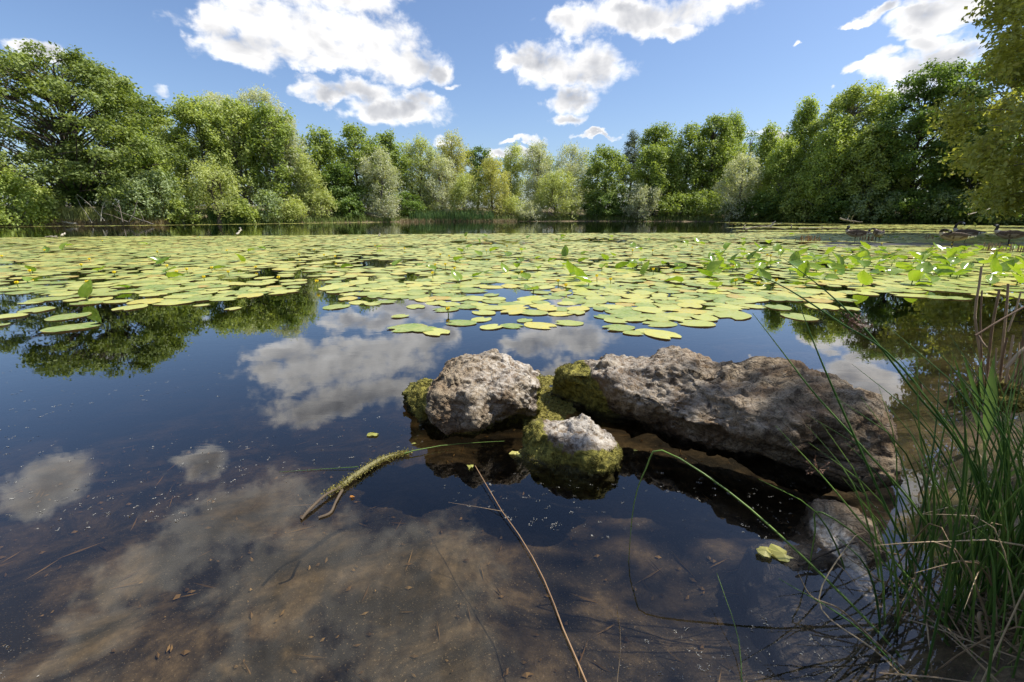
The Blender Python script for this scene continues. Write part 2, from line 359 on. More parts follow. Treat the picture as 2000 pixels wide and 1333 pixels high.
def tree(name, label, base, H, W, kind, seed, cb=.12, cat='tree', group=None, dens=1.0, depthf=.85, lean=0.0, trunk_r=None, bark=None, leafscale=1.0, airy=1.0, multi=1):
    g = np.random.default_rng(seed); L, wr, rc, fl, droop, per = KD[kind]; L *= leafscale * 1.18
    root = empty(name, base, label, cat, group)
    rc = min(rc, W * .24, H * .2); R0 = max(W / 2 - rc * .55, .2); zb = H * cb
    area = W * H * (1 - cb)
    nc = int(np.clip(area * 2.0 / (rc * rc) * .55 * airy, 8, 260))
    # clump centres: mostly near the envelope, pushed apart
    C = []; tries = 0
    while len(C) < nc and tries < nc * 30:
        tries += 1
        tt = g.random() ** .9; a = g.random() * 2 * np.pi; rr = profile(kind, tt) * R0 * (g.random() ** .42)
        c = np.array([rr * np.cos(a), rr * np.sin(a) * depthf, zb + rc * .5 + tt * (H - zb - rc * 1.1)])
        c[:2] *= g.uniform(.80, 1.15)
        if not C or (((np.array(C) - c) / (1, 1, .8)) ** 2).sum(1).min() > (rc * .62) ** 2: C.append(c)
    C = np.array(C); C[:, 0] += lean * C[:, 2]
    # trunk and limbs
    tr_ = trunk_r or .018 * H + .02; parts = []
    stems = []
    for s in range(multi):
        off = np.array([g.normal() * .25, g.normal() * .2, 0]) * (multi > 1); top = np.array([lean * H * .8 + g.normal() * W * (.05 if multi == 1 else .2), g.normal() * W * .05, H * .86])
        P = bez([off, off * 1.3 + top * .3 + [g.normal() * .12, g.normal() * .12, 0], top * .62 + [g.normal() * .2, g.normal() * .2, 0], top], 12)
        P[0, 2] -= .35; stems.append(P)
        parts.append(tube(P, np.linspace(tr_ * 1.15, tr_ * .18, 12) * (1 if multi == 1 else .62), 7))
    limbs = []
    for c in C:
        P = stems[g.integers(multi)]; h = np.clip(c[2] - np.hypot(c[0], c[1]) * (.55 if kind != 'pine' else .05) - .3, H * .07, H * .8)
        a = P[np.argmin(np.abs(P[:, 2] - h))]; ln = np.linalg.norm(c - a); m = (a + c) / 2 + np.array([g.normal() * .14 * ln, g.normal() * .14 * ln, (.06 + .16 * g.random()) * ln])
        r0 = tr_ * .20 * min(1, np.linalg.norm(c - a) / 2 + .3)
        limbs.append(tube(bez([a, m, c], 5), np.linspace(r0, r0 * .2, 5), 4))
    tk = obj('trunk', mesh('trunk', parts, bark or BARK, smooth=True), root)
    obj('branchwork', mesh('branchwork', limbs, bark or BARK, smooth=True), tk)
    # leaves in sub-clumps over each clump
    ctr = np.array([C[:, 0].mean(), C[:, 1].mean(), zb + (H - zb) * .45])
    nsub = max(6, int(8 * dens)); S = np.repeat(C, nsub, 0); n = len(S)
    rcs = np.repeat(rc * g.uniform(.5, 1.25, len(C)), nsub)[:, None]
    d = unit(g.normal(size=(n, 3)) + .55 * unit(np.repeat(C, nsub, 0) - ctr) + [0, 0, .25])
    rad_ = rcs * g.uniform(.35, 1.05, (n, 1)); S = S + d * rad_ * [1, 1, fl]
    if droop: S[:, 2] -= droop * rc * .5 * g.random(n) ** 2
    per_leaf = max(6, int(per * 17 * dens * (rc / .8) ** 2 * (.25 / L) ** 1.2)); 
    Lp = np.repeat(S, per_leaf, 0); dd = np.repeat(d, per_leaf, 0); m = len(Lp)
    tint_c = np.repeat(np.repeat(g.random(len(C)), nsub) * .5 + g.random(n) * .5, per_leaf)
    spread = np.array([1, 1, .75 if fl < .8 else 1.0 + droop * .5]) * rc * .30
    Lp = Lp + g.normal(size=(m, 3)) * spread
    nor = unit(dd * .55 + np.array([0, 0, .55]) + g.normal(size=(m, 3)) * .55)
    ax = g.normal(size=(m, 3)) + np.array([0, 0, -1.6 * droop]); ax = unit(ax - nor * np.sum(ax * nor, 1, keepdims=True)); bx = np.cross(nor, ax)
    ll = L * g.uniform(.65, 1.25, (m, 1)); ww = ll * wr * .5
    A = Lp - ax * ll * .5; B = Lp + bx * ww + nor * ll * .06; D = Lp + ax * ll * .5; E = Lp - bx * ww + nor * ll * .06
    V = np.stack([A, B, D, E], 1).reshape(-1, 3); Fc = np.arange(m * 4).reshape(-1, 4)
    tint = np.clip(tint_c * .75 + g.random(m) * .35 - .05, 0, 1)
    obj('crown', mesh('crown', [(V, Fc)], LM[kind], attrs=dict(tint=tint, dry=g.random(m))), root)
    NLEAF[0] += m
    return root
YREF = ([0, 300, 500, 700, 1000, 1300, 1450, 1600, 1720, 1850, 2000], [40, 41, 45, 50.5, 52, 51, 48.5, 44.5, 41.5, 39, 37.5])
def ptree(u, vtop, wpx, Y, kind, label, name=None, cb=.12, **kw):
    """tree standing Y metres out whose top shows at (u, vtop) and whose crown is wpx wide there"""
    su, sv = [q[0] for q in far_px[::-1]], [q[1] for q in far_px[::-1]]
    Y = ground(u, float(np.interp(u, su, sv)))[1] + max(.5, Y - float(np.interp(u, YREF[0], YREF[1])))
    p = at(u, vtop, Y); depth = Y * math.cos(PITCH) + (CAMH - 5) * math.sin(PITCH)
    zg = max(ground_z(p[0], Y), -.05); W = wpx / F * depth
    nm = name or dict(oak='oak_tree', dark='dark_tree', green='maple_tree', aspen='aspen_tree', silver='silver_willow', olive='willow_tree', yellow='yellow_willow', birch='birch_tree', pine='pine_tree', near='alder_tree', blue='shrub')[kind]
    cat = 'shrub' if 'shrub' in nm else 'tree'
    bark = BARKW if kind == 'birch' else (BARKG if kind in ('silver', 'aspen') else BARK)
    return tree(nm, label, (p[0], Y, zg), p[2] - zg, W, kind, int(u * 7 + Y), cb=cb, cat=cat, bark=bark, group=kw.pop('group', 'shrubs along the far shore' if cat == 'shrub' else 'trees round the pond'), **kw)
T = ptree
T(75, 98, 430, 46, 'oak', 'tall spreading dark oak, leftmost big tree, sky showing between its limbs', cb=.10, trunk_r=.40, airy=1.2)
T(228, 163, 120, 56, 'dark', 'dark narrow tree rising just behind the right flank of the big oak', cb=.1)
T(290, 205, 90, 57, 'aspen', 'loose feathery tree in the dip between the big oak and the aspens', cb=.1, airy=.6)
T(258, 255, 145, 45, 'birch', 'yellowish weeping tree in front of the big oak', name='weeping_willow', cb=.08)
T(372, 190, 130, 50, 'aspen', 'light green aspen, left one of the high group left of the silver crowns', cb=.08)
T(450, 195, 120, 51, 'aspen', 'light green aspen with pale trunks showing, middle of its group', cb=.12, airy=.8)
T(520, 205, 105, 51, 'green', 'mid green tree beside the drooping silver willow, left half of the shore', cb=.12, airy=.85)
T(425, 183, 110, 60, 'silver', 'pale grey willow top peeping over the left aspens', cb=.4)
T(500, 178, 120, 60, 'silver', 'tallest pale grey willow top behind the aspens', cb=.4)
T(548, 228, 85, 52, 'silver', 'silver willow with a long drooping pale flank, left half of the shore', cb=.05)
T(592, 300, 60, 51, 'olive', 'lower olive willow leaning out under the drooping silver willow', cb=.05)
T(618, 252, 90, 56, 'green', 'round green tree right of the drooping silver willow', cb=.05)
T(690, 244, 105, 57, 'green', 'broad green tree behind the slim white-grey willow', cb=.05)
T(755, 260, 70, 58, 'green', 'smaller green tree right behind the slim white-grey willow', cb=.05)
T(738, 294, 78, 53, 'silver', 'slim white-grey willow standing out before dark green trees', cb=.03, dens=1.1)
T(660, 320, 80, 54, 'dark', 'shaded green tree between the drooping silver and slim white-grey willows', cb=.03)
T(815, 272, 85, 57, 'olive', 'olive willow with several tops, right of the slim white-grey willow', cb=.05)
T(882, 258, 75, 59, 'yellow', 'tan-yellow willow, highest crown in the middle of the far shore', cb=.1)
T(858, 305, 85, 55, 'silver', 'grey-green willow below the highest tan-yellow crown', cb=.04)
T(930, 284, 70, 64, 'dark', 'dark green tree top behind the yellow willows', cb=.1)
T(962, 310, 75, 55, 'yellow', 'golden willow hanging low over the middle of the far shore', cb=.02)
T(905, 340, 70, 54, 'olive', 'olive willow between the reed bed and the golden willow', cb=.03)
T(1003, 286, 60, 61, 'olive', 'narrow olive willow top right of the golden willow', cb=.06)
T(1052, 276, 70, 58, 'silver', 'silver willow with two tops in the middle of the far shore', cb=.06)
T(1118, 284, 85, 58, 'silver', 'wide silver willow left of the rich green oak', cb=.05)
T(1086, 335, 100, 54, 'olive', 'pale olive willow drooping to the water before the silver pair', cb=.02)
T(1035, 398, 60, 53, 'silver', 'low silver willow shrub at the waterline left of the pale olive willow', name='willow_shrub', cb=.0)
T(1186, 288, 95, 55, 'green', 'rich green oak with a dark base, just right of the silver willows', cb=.04)
T(1238, 254, 55, 64, 'pine', 'dark pine with flat tiers behind the green maples', cb=.3)
T(1290, 240, 95, 60, 'green', 'tall green maple right of the pine', cb=.05)
T(1285, 287, 105, 55, 'green', 'bright green maple in front of the tall maple beside the pine', cb=.04)
T(1256, 360, 74, 52, 'silver', 'small round silver willow at the waterline before the green maples', name='silver_willow', cb=.14, trunk_r=.16)
T(1350, 244, 80, 56, 'green', 'green maple in the middle of the right-hand green group', cb=.04)
T(1402, 226, 85, 57, 'green', 'taller green maple left of the feathery birch', cb=.04)
T(1437, 219, 85, 60, 'birch', 'feathery birch top, highest of the right-hand green group', cb=.1)
T(1452, 305, 95, 50, 'silver', 'grey willow hanging over the water where the shore bends nearer', cb=.03)
T(1508, 242, 75, 58, 'birch', 'light birch behind the grey willow at the bend of the shore', cb=.08)
T(1580, 190, 90, 52, 'birch', 'pointed birch left of the big light green poplar', cb=.08)
T(1685, 168, 175, 49, 'aspen', 'big light green poplar with a broad rounded top, right side', name='poplar_tree', cb=.06)
T(1640, 230, 130, 46, 'birch', 'yellow-green birch in front of the big poplar', cb=.05)
T(1540, 275, 110, 49, 'birch', 'low birch between the grey willow and the pointed birch', cb=.03)
T(1730, 245, 120, 44, 'aspen', 'leaning aspen between the big poplar and the dark oak', cb=.05, lean=-.05)
T(1835, 122, 190, 44, 'dark', 'tall dark oak beside the yellowish alder, right side', name='oak_tree', cb=.07, trunk_r=.3)
T(1925, 250, 150, 42, 'dark', 'dark tree filling in behind the yellowish alder', cb=.03)
T(1985, 95, 190, 45, 'green', 'tall green tree showing through the yellowish alder', cb=.03)
tree('alder_tree', 'yellow-green alder with large leaves reaching in at the right edge', (25.7, 20.1, .5), 17.2, 13.4, 'near', 421, cb=.03, group='trees round the pond', trunk_r=.24, dens=1.6, airy=1.6, bark=BARKG)
# back rows and undergrowth close the view under the crowns
bk = [(20, 300, 140, 62, 'aspen', 'pale tree far behind the big oak at the left edge'), (150, 300, 130, 64, 'dark', 'shaded tree behind the trunk of the big oak'), (340, 250, 110, 66, 'dark', 'dark tree glimpsed behind the left aspens'),
      (470, 255, 130, 68, 'dark', 'dark tree filling the gap behind the middle aspen'), (575, 275, 110, 68, 'dark', 'dark tree behind the drooping silver willow'), (650, 285, 90, 68, 'green', 'green tree in the back row left of the slim white-grey willow'),
      (725, 285, 90, 70, 'dark', 'dark tree hidden behind the slim white-grey willow'), (800, 298, 90, 70, 'green', 'green tree in the back row behind the olive willow with several tops'), (860, 305, 90, 72, 'dark', 'dark tree behind the highest tan-yellow crown'),
      (985, 308, 90, 72, 'dark', 'dark tree behind the golden willow'), (1060, 305, 80, 72, 'green', 'green tree behind the silver willow with two tops'), (1150, 310, 80, 70, 'green', 'green tree between the wide silver willow and the rich green oak'),
      (1220, 300, 70, 72, 'dark', 'dark tree under the pine'), (1320, 275, 100, 70, 'dark', 'dark tree behind the bright green maples'), (1395, 270, 90, 70, 'dark', 'dark tree behind the taller green maple'), (1470, 255, 100, 70, 'dark', 'dark tree behind the feathery birch'),
      (1540, 258, 90, 66, 'pine', 'greyish pine top between the birches'), (1600, 260, 110, 62, 'dark', 'dark tree behind the pointed birch'), (1700, 250, 150, 58, 'dark', 'dark tree behind the big poplar'), (1800, 230, 150, 54, 'dark', 'dark tree behind the tall dark oak'), (1900, 200, 170, 52, 'green', 'green tree behind the yellowish alder')]
for a in bk: T(*a, cb=.02, dens=.34)
sh = [(18, 335, 110, 40.7, 'birch', 'yellow-green bush at the left edge of the far bank'), (70, 362, 90, 41.5, 'aspen', 'light green bush before the foot of the big oak'), (150, 345, 120, 45, 'dark', 'dark bush at the foot of the big oak'),
      (300, 335, 110, 43, 'blue', 'rounded willow bush above the pile of dead sticks'), (248, 352, 100, 42, 'blue', 'lower willow bush left behind the dead sticks'), (350, 388, 60, 42, 'aspen', 'small bush between the dead sticks and the crooked willow'),
      (408, 318, 95, 43, 'olive', 'small crooked olive willow with a forked trunk at the water'), (465, 385, 70, 45, 'aspen', 'light bush right of the crooked olive willow'), (517, 372, 66, 46.5, 'blue', 'bluish drooping bush on the water below the silver willow'),
      (572, 385, 60, 48, 'olive', 'olive bush under the leaning olive willow'), (625, 375, 70, 51, 'olive', 'olive bush at the shore left of the slim white-grey willow'), (680, 385, 60, 52, 'dark', 'dark bush beside the foot of the slim white-grey willow'),
      (795, 375, 70, 54, 'dark', 'dark bush right of the slim white-grey willow'), (840, 392, 60, 55, 'olive', 'olive bush behind the left end of the reed bed'), (1000, 385, 60, 55, 'olive', 'olive bush right of the golden willow'),
      (1180, 378, 90, 54, 'dark', 'dark bush under the rich green oak'), (1225, 395, 60, 54, 'dark', 'dark low bush left of the small round silver willow'), (1320, 378, 90, 53, 'green', 'bright bush reaching the water right of the small round silver willow'),
      (1380, 372, 90, 53, 'green', 'bright bush left of the grey willow at the bend'), (1440, 390, 70, 50, 'dark', 'dark bush under the grey willow at the bend'), (1520, 372, 110, 48, 'dark', 'dark bush under the low birch'), (1590, 365, 120, 46, 'aspen', 'light bush under the pointed birch'),
      (1650, 375, 110, 44, 'dark', 'dark bush left of the fallen pale branch'), (1715, 372, 120, 42.5, 'blue', 'bluish bush behind the fallen pale branch'), (1790, 368, 130, 41, 'dark', 'dark bush under the tall dark oak'), (1865, 372, 120, 40, 'blue', 'bluish bush behind the pair of geese'), (1940, 375, 130, 39, 'dark', 'dark bush at the right edge behind the last goose'), (2025, 352, 150, 38.5, 'dark', 'dark bush cut by the right edge under the alder'), (1975, 392, 90, 37.8, 'blue', 'low bluish bush at the water by the right edge')]
for u, v, wd, Y, kd, lb in sh:
    nm = 'crooked_willow' if 'crooked olive willow with' in lb else 'shrub'
    T(u, v, wd, Y, kd, lb, name=nm, cb=.0 if nm == 'shrub' else .22, trunk_r=.05 if nm == 'shrub' else .2, multi=4 if nm == 'shrub' else 2)
# the tree on the near bank, out of the picture to the right, whose crown dapples the rocks and rushes
tree('bank_tree', 'leafy tree on the near bank that shades the rushes', (6.4, .2, .9), 8.2, 5.0, 'shade', 99, cb=.42, group='trees round the pond', trunk_r=.2, airy=.8)

# the wood goes on along the right bank past the edge of the picture
def copy_tree(src, loc, rz, sc_, label):
    r_ = src.copy(); col.objects.link(r_); r_.location = loc; r_.rotation_euler = (0, 0, rz); r_.scale = (sc_,) * 3; r_['label'] = label
    for ch in list(src.children):
        c_ = ch.copy(); col.objects.link(c_); c_.parent = r_
        for g_ in list(ch.children):
            d_ = g_.copy(); col.objects.link(d_); d_.parent = c_
    return r_
src_ = {o.name: o for o in bpy.data.objects if o.type == 'EMPTY'}
for nm, x, y, rz, k, lb in [('oak_tree.001', 46, 33, 1.0, .95, 'dark oak past the right edge behind the alder'), ('maple_tree', 39, 25, 2.0, 1.0, 'maple past the right edge on the right bank'), ('poplar_tree', 41, 17, .6, .8, 'poplar past the right edge on the right bank'), ('maple_tree.003', 33, 9, 4.0, .9, 'maple nearest the camera on the right bank')]:
    copy_tree(src_[nm], (x, y, ground_z(x, y) - .05), rz, k, lb)
# ================================================================== ROCKS
def ico(sub):
    bm = bmesh.new(); bmesh.ops.create_icosphere(bm, subdivisions=sub, radius=1.0)
    V = np.array([v.co[:] for v in bm.verts]); Fc = np.array([[v.index for v in f.verts] for f in bm.faces]); bm.free(); return V, Fc
ICO, ICO7 = ico(6), ico(7)
def rotz(a): c, s = math.cos(a), math.sin(a); return np.array([[c, -s, 0], [s, c, 0], [0, 0, 1]])
def vnormals(V, Fc):
    n = np.cross(V[Fc[:, 1]] - V[Fc[:, 0]], V[Fc[:, 2]] - V[Fc[:, 0]]); N = np.zeros_like(V)
    for k in range(3): np.add.at(N, Fc[:, k], n)
    return unit(N)
def crag(p, seed):
    """broken, ledgy relief: tilted flat chips with sharp steps between them"""
    p = p + .35 * np.stack([vnoise(p * 1.7 + 5 * k, seed + 30 + k) for k in range(3)], 1)
    f = np.floor(p); best = np.full(len(p), 9.0); val = np.zeros(len(p))
    for a in (-1, 0, 1):
        for b in (-1, 0, 1):
            for c in (-1, 0, 1):
                q = f + [a, b, c]; i, j, k = [q[:, m].astype(np.int64) for m in range(3)]
                off = np.stack([_h(i, j, k, seed + m) for m in range(3)], 1); d = p - q - off; dd = (d ** 2).sum(1); nn = np.stack([_h(i, j, k, seed + 10 + m) for m in range(3)], 1) * 2 - 1
                v_ = (_h(i, j, k, seed + 20) * 2 - 1) * .6 + (d * nn).sum(1) * .9; m_ = dd < best; best = np.where(m_, dd, best); val = np.where(m_, v_, val)
    return val + .5 * vnoise(p * 2.3, seed + 60)
def rock_shape(center, stretch, yaw, lobes, cuts, seed, subs=(), amp=(.030, .013, .008, .0045), sub=6, sm=.03, facets=0):
    D, Fc = ICO7 if sub == 7 else ICO
    c = np.array(center, float); Rz = rotz(yaw); d = (D * np.array(stretch)) @ Rz.T; d = unit(d)
    def field(p):
        w_ = .05 * np.stack([fbm(p * 5 + 11 * k, 2, seed=seed + 50 + k) for k in range(3)], 1)
        p = p + w_; f = None
        for (cc, rr, yw, pw) in lobes:
            ql = (p - np.array(cc)) @ rotz(yw) / np.array(rr)
            g = (np.sum(np.abs(ql) ** pw, 1) ** (1 / pw) - 1) * min(rr)
            if f is None: f = g
            else:
                h = np.clip(.5 + .5 * (f - g) / sm, 0, 1); f = f * (1 - h) + g * h - sm * h * (1 - h)
        for (n, o) in cuts: f = np.maximum(f, p @ np.array(n) - o)
        for (cc, rr, yw, pw) in subs:
            ql = (p - np.array(cc)) @ rotz(yw) / np.array(rr); f = np.maximum(f, -(np.sum(np.abs(ql) ** pw, 1) ** (1 / pw) - 1) * min(rr))
        return f
    if facets:      # chisel flat faces: planes a little inside the rough hull
        gq = np.random.default_rng(seed + 5); D4, _ = ico(3); d4 = unit((D4 * np.array(stretch)) @ Rz.T); tt_ = np.zeros(len(d4))
        for tt in np.linspace(1.25 * max(stretch), 0, 60):
            hit = (tt_ == 0) & (field(c + d4 * tt) < 0); tt_[hit] = tt
        S4 = d4 * tt_[:, None]; cuts = list(cuts)
        for _ in range(facets):
            n = unit(gq.normal(size=3) / np.array(stretch) @ Rz.T + [0, 0, .4]); n = unit(n); cuts.append((tuple(n), float((S4 @ n).max() * gq.uniform(.82, .95) + c @ n)))
    Rm = 1.25 * max(stretch); lo = np.zeros(len(d)); hi = np.full(len(d), Rm)
    ts = np.linspace(Rm, 0, 26); prev = np.full(len(d), Rm); found = np.zeros(len(d), bool)
    for k_, tt in enumerate(ts):
        todo = np.where(~found)[0]
        if not len(todo): break
        hit = todo[field(c + d[todo] * tt) < 0]; lo[hit] = tt; hi[hit] = ts[max(0, k_ - 1)]; found[hit] = True
    for _ in range(6):
        m = (lo + hi) / 2; ins = field(c + d * m[:, None]) < 0; lo = np.where(ins, m, lo); hi = np.where(ins, hi, m)
    V = c + d * ((lo + hi) / 2)[:, None]
    for k, (a, fr) in enumerate(zip(amp, (4.5, 11, 26, 60))):
        N = vnormals(V, Fc); nz = crag(V * fr * .8, seed + k * 7) if k in (1, 2) else fbm(V * fr, 2, seed=seed + k * 7)
        V = V + N * (a * nz)[:, None]
    pits = np.clip(vnoise(V * 34, seed + 90) - .25, 0, 1); V = V - vnormals(V, Fc) * (.005 * pits)[:, None]
    return V, Fc
rmat, t, o = material('limestone')
P = t.objc(); mo = t.attr('moss'); z = t.sep(t.pos())[2]
n1 = t.noise(P, 7, 6, .6, .3); n2 = t.noise(P, 38, 7, .68, .2); n3 = t.noise(P, 160, 5, .65); vo = t.n.new('ShaderNodeTexVoronoi'); vo.feature = 'DISTANCE_TO_EDGE'; t.put(vo.inputs['Vector'], t.vmath('ADD', P, t.vmath('MULTIPLY', t.noise(P, 12, 4, .6, color=True), (.08, .08, .08)))); t.put(vo.inputs['Scale'], 13.0); crack = t.step(vo.outputs['Distance'], .0, .05); n5 = t.noise(P, 19, 5, .6, .5)
stone = t.mix(t.step(n1, .36, .62), (.175, .115, .064), (.285, .225, .150))
stone = t.mix(t.step(n2, .54, .68, 0, .5), stone, (.47, .405, .31))
stone = t.mix(t.step(n5, .34, .50, .85, 0), stone, (.062, .042, .026))
stone = t.mix(t.step(n3, .36, .50, .8, 0), stone, (.06, .044, .03))
stone = t.mix(t.math('MULTIPLY', t.step(t.noise(P, 60, 5, .7), .62, .72), .8), stone, (.05, .042, .033))
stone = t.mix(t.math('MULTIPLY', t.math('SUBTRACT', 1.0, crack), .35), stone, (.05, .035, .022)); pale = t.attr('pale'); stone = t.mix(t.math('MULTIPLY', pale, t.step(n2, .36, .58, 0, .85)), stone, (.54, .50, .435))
mossc = t.mix(t.step(n2, .35, .65), (.07, .068, .014), (.28, .25, .052))
mm = t.step(t.math('ADD', mo, t.math('MULTIPLY', t.math('SUBTRACT', n2, .5), 1.3)), .38, .60)
cc = t.mix(mm, stone, mossc)
wet = t.math('MULTIPLY', t.step(t.math('ADD', z, t.math('MULTIPLY', n1, .03)), .030, .052, 1, 0), t.math('MULTIPLY_ADD', t.step(pale, .3, .6), -.92, 1.0))
cc = t.mix(t.math('MULTIPLY', wet, .72), cc, (.022, .018, .011))
hb = t.math('ADD', t.math('ADD', t.math('MULTIPLY_ADD', crack, .35, t.math('MULTIPLY', n2, 1.1)), t.math('MULTIPLY', n3, .6)), t.math('MULTIPLY', n5, .9))
t.l.new(t.shader('ShaderNodeBsdfPrincipled', Base_Color=cc, Roughness=t.math('MULTIPLY_ADD', wet, -.45, .92), Specular_IOR_Level=.3, Normal=t.bump(hb, 1.0, .010)), o.inputs[0])
mossmat, t, o = material('moss')
v = t.attr('tint'); c = t.mix(v, (.060, .056, .013), (.31, .275, .075))
t.l.new(t.mixs(.3, t.shader('ShaderNodeBsdfPrincipled', Base_Color=c, Roughness=.8, Specular_IOR_Level=.15), t.shader('ShaderNodeBsdfTranslucent', Color=c)), o.inputs[0])
def blades(P, N, L, wr, seed, up=.6):
    """little leaf-like blades standing on points P along normals N"""
    g = np.random.default_rng(seed); m = len(P)
    ax = unit(N + g.normal(size=(m, 3)) * .6 + [0, 0, up * .3]); sd_ = unit(np.cross(ax, g.normal(size=(m, 3))))
    ll = L * g.uniform(.5, 1.3, (m, 1))
    V = np.stack([P - sd_ * ll * wr, P + sd_ * ll * wr, P + ax * ll + sd_ * ll * wr * .25], 1).reshape(-1, 3)
    return V, np.arange(m * 3).reshape(-1, 3), np.clip(g.random(m) * .7 + g.random() * .3, 0, 1)
def rock(name, label, shape, mossf, palef, seed, tufts=9000):
    V, Fc = shape; ctr = np.array([V[:, 0].mean(), V[:, 1].mean(), 0.0])
    N = vnormals(V, Fc); m = np.clip(mossf(V, N), 0, 1); pl = np.clip(palef(V, N), 0, 1)
    root = empty(name, ctr, label, 'rock', 'boulders in the shallows')
    obj('stone', mesh('stone', [(V - ctr, Fc)], rmat, smooth=True, attrs=dict(moss=m, pale=pl)), root)
    g = np.random.default_rng(seed); ok = np.where((m > .5) & (V[:, 2] > .004))[0]
    if len(ok) and tufts:
        idx = g.choice(ok, tufts); keep = g.random(tufts) < (m[idx] - .4) * 1.6 * np.clip(.35 + 1.1 * fbm(V[idx] * 13, 3, seed=seed), 0, 1); idx = idx[keep]
        bv, bf, bt = blades(V[idx] - ctr, N[idx], .0080, .24, seed)
        tn = np.clip(.5 + .5 * fbm(V[idx] * 16, 2, seed=seed + 3), 0, 1)
        obj('moss', mesh('moss', [(bv, bf)], mossmat, attrs=dict(tint=np.clip(tn * .7 + bt * .4, 0, 1))), root, kind='stuff')
    return root
def patch(V, c, r): return 1 - np.sqrt(np.sum(((V - np.array(c)) / np.array(r)) ** 2, 1))
shL = rock_shape((-.19, 2.15, .08), (.36, .28, .24), 0, [((-.19, 2.13, .06), (.235, .27, .212), .2, 2.8), ((-.47, 2.24, .02), (.165, .18, .155), .3, 2.2), ((.045, 2.12, .06), (.125, .20, .19), -.2, 2.6)],
                 [((0, -.5, -.866), -1.008), ((.10, -.62, .78), -1.02)], 21, facets=16, sub=7, subs=[((-.16, 1.84, -.02), (.24, .15, .115), 0, 2.2), ((-.27, 1.86, .22), (.055, .09, .10), .3, 2.0)])
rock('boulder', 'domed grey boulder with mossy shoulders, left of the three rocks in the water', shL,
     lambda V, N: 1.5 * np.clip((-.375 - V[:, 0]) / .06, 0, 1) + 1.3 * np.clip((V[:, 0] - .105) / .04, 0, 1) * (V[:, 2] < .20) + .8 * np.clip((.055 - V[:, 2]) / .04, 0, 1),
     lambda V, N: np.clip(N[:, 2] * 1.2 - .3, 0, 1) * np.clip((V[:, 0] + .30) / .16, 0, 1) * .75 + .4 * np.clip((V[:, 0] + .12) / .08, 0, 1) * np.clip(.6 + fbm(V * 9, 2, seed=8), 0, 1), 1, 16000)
shB = rock_shape((.88, 1.97, .06), (.75, .36, .30), R(-33), [((.52, 2.31, .03), (.25, .19, .235), R(-35), 2.6), ((.80, 2.04, .05), (.40, .27, .275), R(-32), 3.2), ((1.12, 1.79, .06), (.36, .32, .30), R(-36), 3.2), ((1.25, 1.63, .03), (.21, .25, .27), R(-36), 3.2)],
                 [((-.368, -.474, -.80), -1.235), ((-.30, -.42, .857), -.80)], 57, amp=(.024, .014, .009, .005), sub=7, facets=13, subs=[((.78, 1.54, -.03), (.48, .26, .215), R(-42), 2.3)])
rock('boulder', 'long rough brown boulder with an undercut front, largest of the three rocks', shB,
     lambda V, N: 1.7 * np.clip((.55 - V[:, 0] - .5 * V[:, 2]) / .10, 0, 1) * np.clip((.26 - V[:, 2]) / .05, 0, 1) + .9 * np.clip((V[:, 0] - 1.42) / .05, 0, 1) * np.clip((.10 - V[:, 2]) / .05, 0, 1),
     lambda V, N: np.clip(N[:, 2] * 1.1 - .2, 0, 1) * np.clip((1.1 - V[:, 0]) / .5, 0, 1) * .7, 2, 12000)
shS = rock_shape((.27, 1.76, .03), (.21, .20, .18), 0, [((.265, 1.81, .03), (.175, .155, .185), .4, 2.3), ((.32, 1.70, .0), (.145, .125, .135), 0, 2.3), ((.165, 1.74, -.01), (.11, .10, .115), 0, 2.2)], [], 83, amp=(.018, .012, .007, .004), facets=5, sub=6)
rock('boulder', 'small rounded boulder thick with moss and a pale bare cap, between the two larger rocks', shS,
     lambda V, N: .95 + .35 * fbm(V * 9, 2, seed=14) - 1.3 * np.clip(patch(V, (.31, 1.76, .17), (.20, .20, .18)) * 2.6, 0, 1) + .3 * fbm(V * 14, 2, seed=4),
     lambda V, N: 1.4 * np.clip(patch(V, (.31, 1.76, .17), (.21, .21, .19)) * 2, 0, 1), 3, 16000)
shP = rock_shape((.98, 1.12, -.06), (.20, .32, .10), R(-28), [((1.01, 1.13, -.075), (.145, .27, .085), R(-28), 3.2), ((.88, 1.06, -.13), (.16, .24, .09), R(-28), 3.0)], [((-.12, .03, .992), -.081)], 131, amp=(.012, .010, .006, .003), sub=6)
slab = rock('boulder', 'flat slab just breaking the surface beside the rushes, pale streak on top', shP, lambda V, N: .2 + 0 * V[:, 0], lambda V, N: 1.3 * np.clip(patch(V, (1.01, 1.15, .02), (.045, .20, .2)) * 2.2, 0, 1), 5, 0)
slab.name = 'flat_slab'

# ================================================================== LILY PADS
def project(p):
    x, y, z = p; z -= CAMH; dep = y * math.cos(PITCH) - z * math.sin(PITCH); up = z * math.cos(PITCH) + y * math.sin(PITCH)
    return CX + F * x / dep, CY - F * up / dep
padmat, t, o = material('lily_pad')
info = t.n.new('ShaderNodeObjectInfo').outputs['Random']
tv = t.math('FRACT', t.math('ADD', t.attr('tint'), info))
ob = t.objc(); P = t.pos()
c = t.mix(t.step(tv, 0, .75), (.15, .24, .03), (.50, .50, .11))
c = t.mix(t.step(tv, .80, .90), c, (.55, .47, .08))
c = t.mix(t.step(tv, .94, .97, 0, .85), c, (.46, .28, .045))
c = t.mix(t.step(t.noise(P, 9, 4, .6), .40, .66, 0, .45), c, (.44, .44, .14))
c = t.mix(t.step(t.noise(P, 34, 4, .6), .63, .70, 0, .75), c, (.22, .13, .035))
edge = t.attr('edge')
c = t.mix(t.math('MULTIPLY', t.step(edge, .80, 1.0), t.step(t.noise(P, 14, 3, .6), .5, .62)), c, (.38, .29, .05))
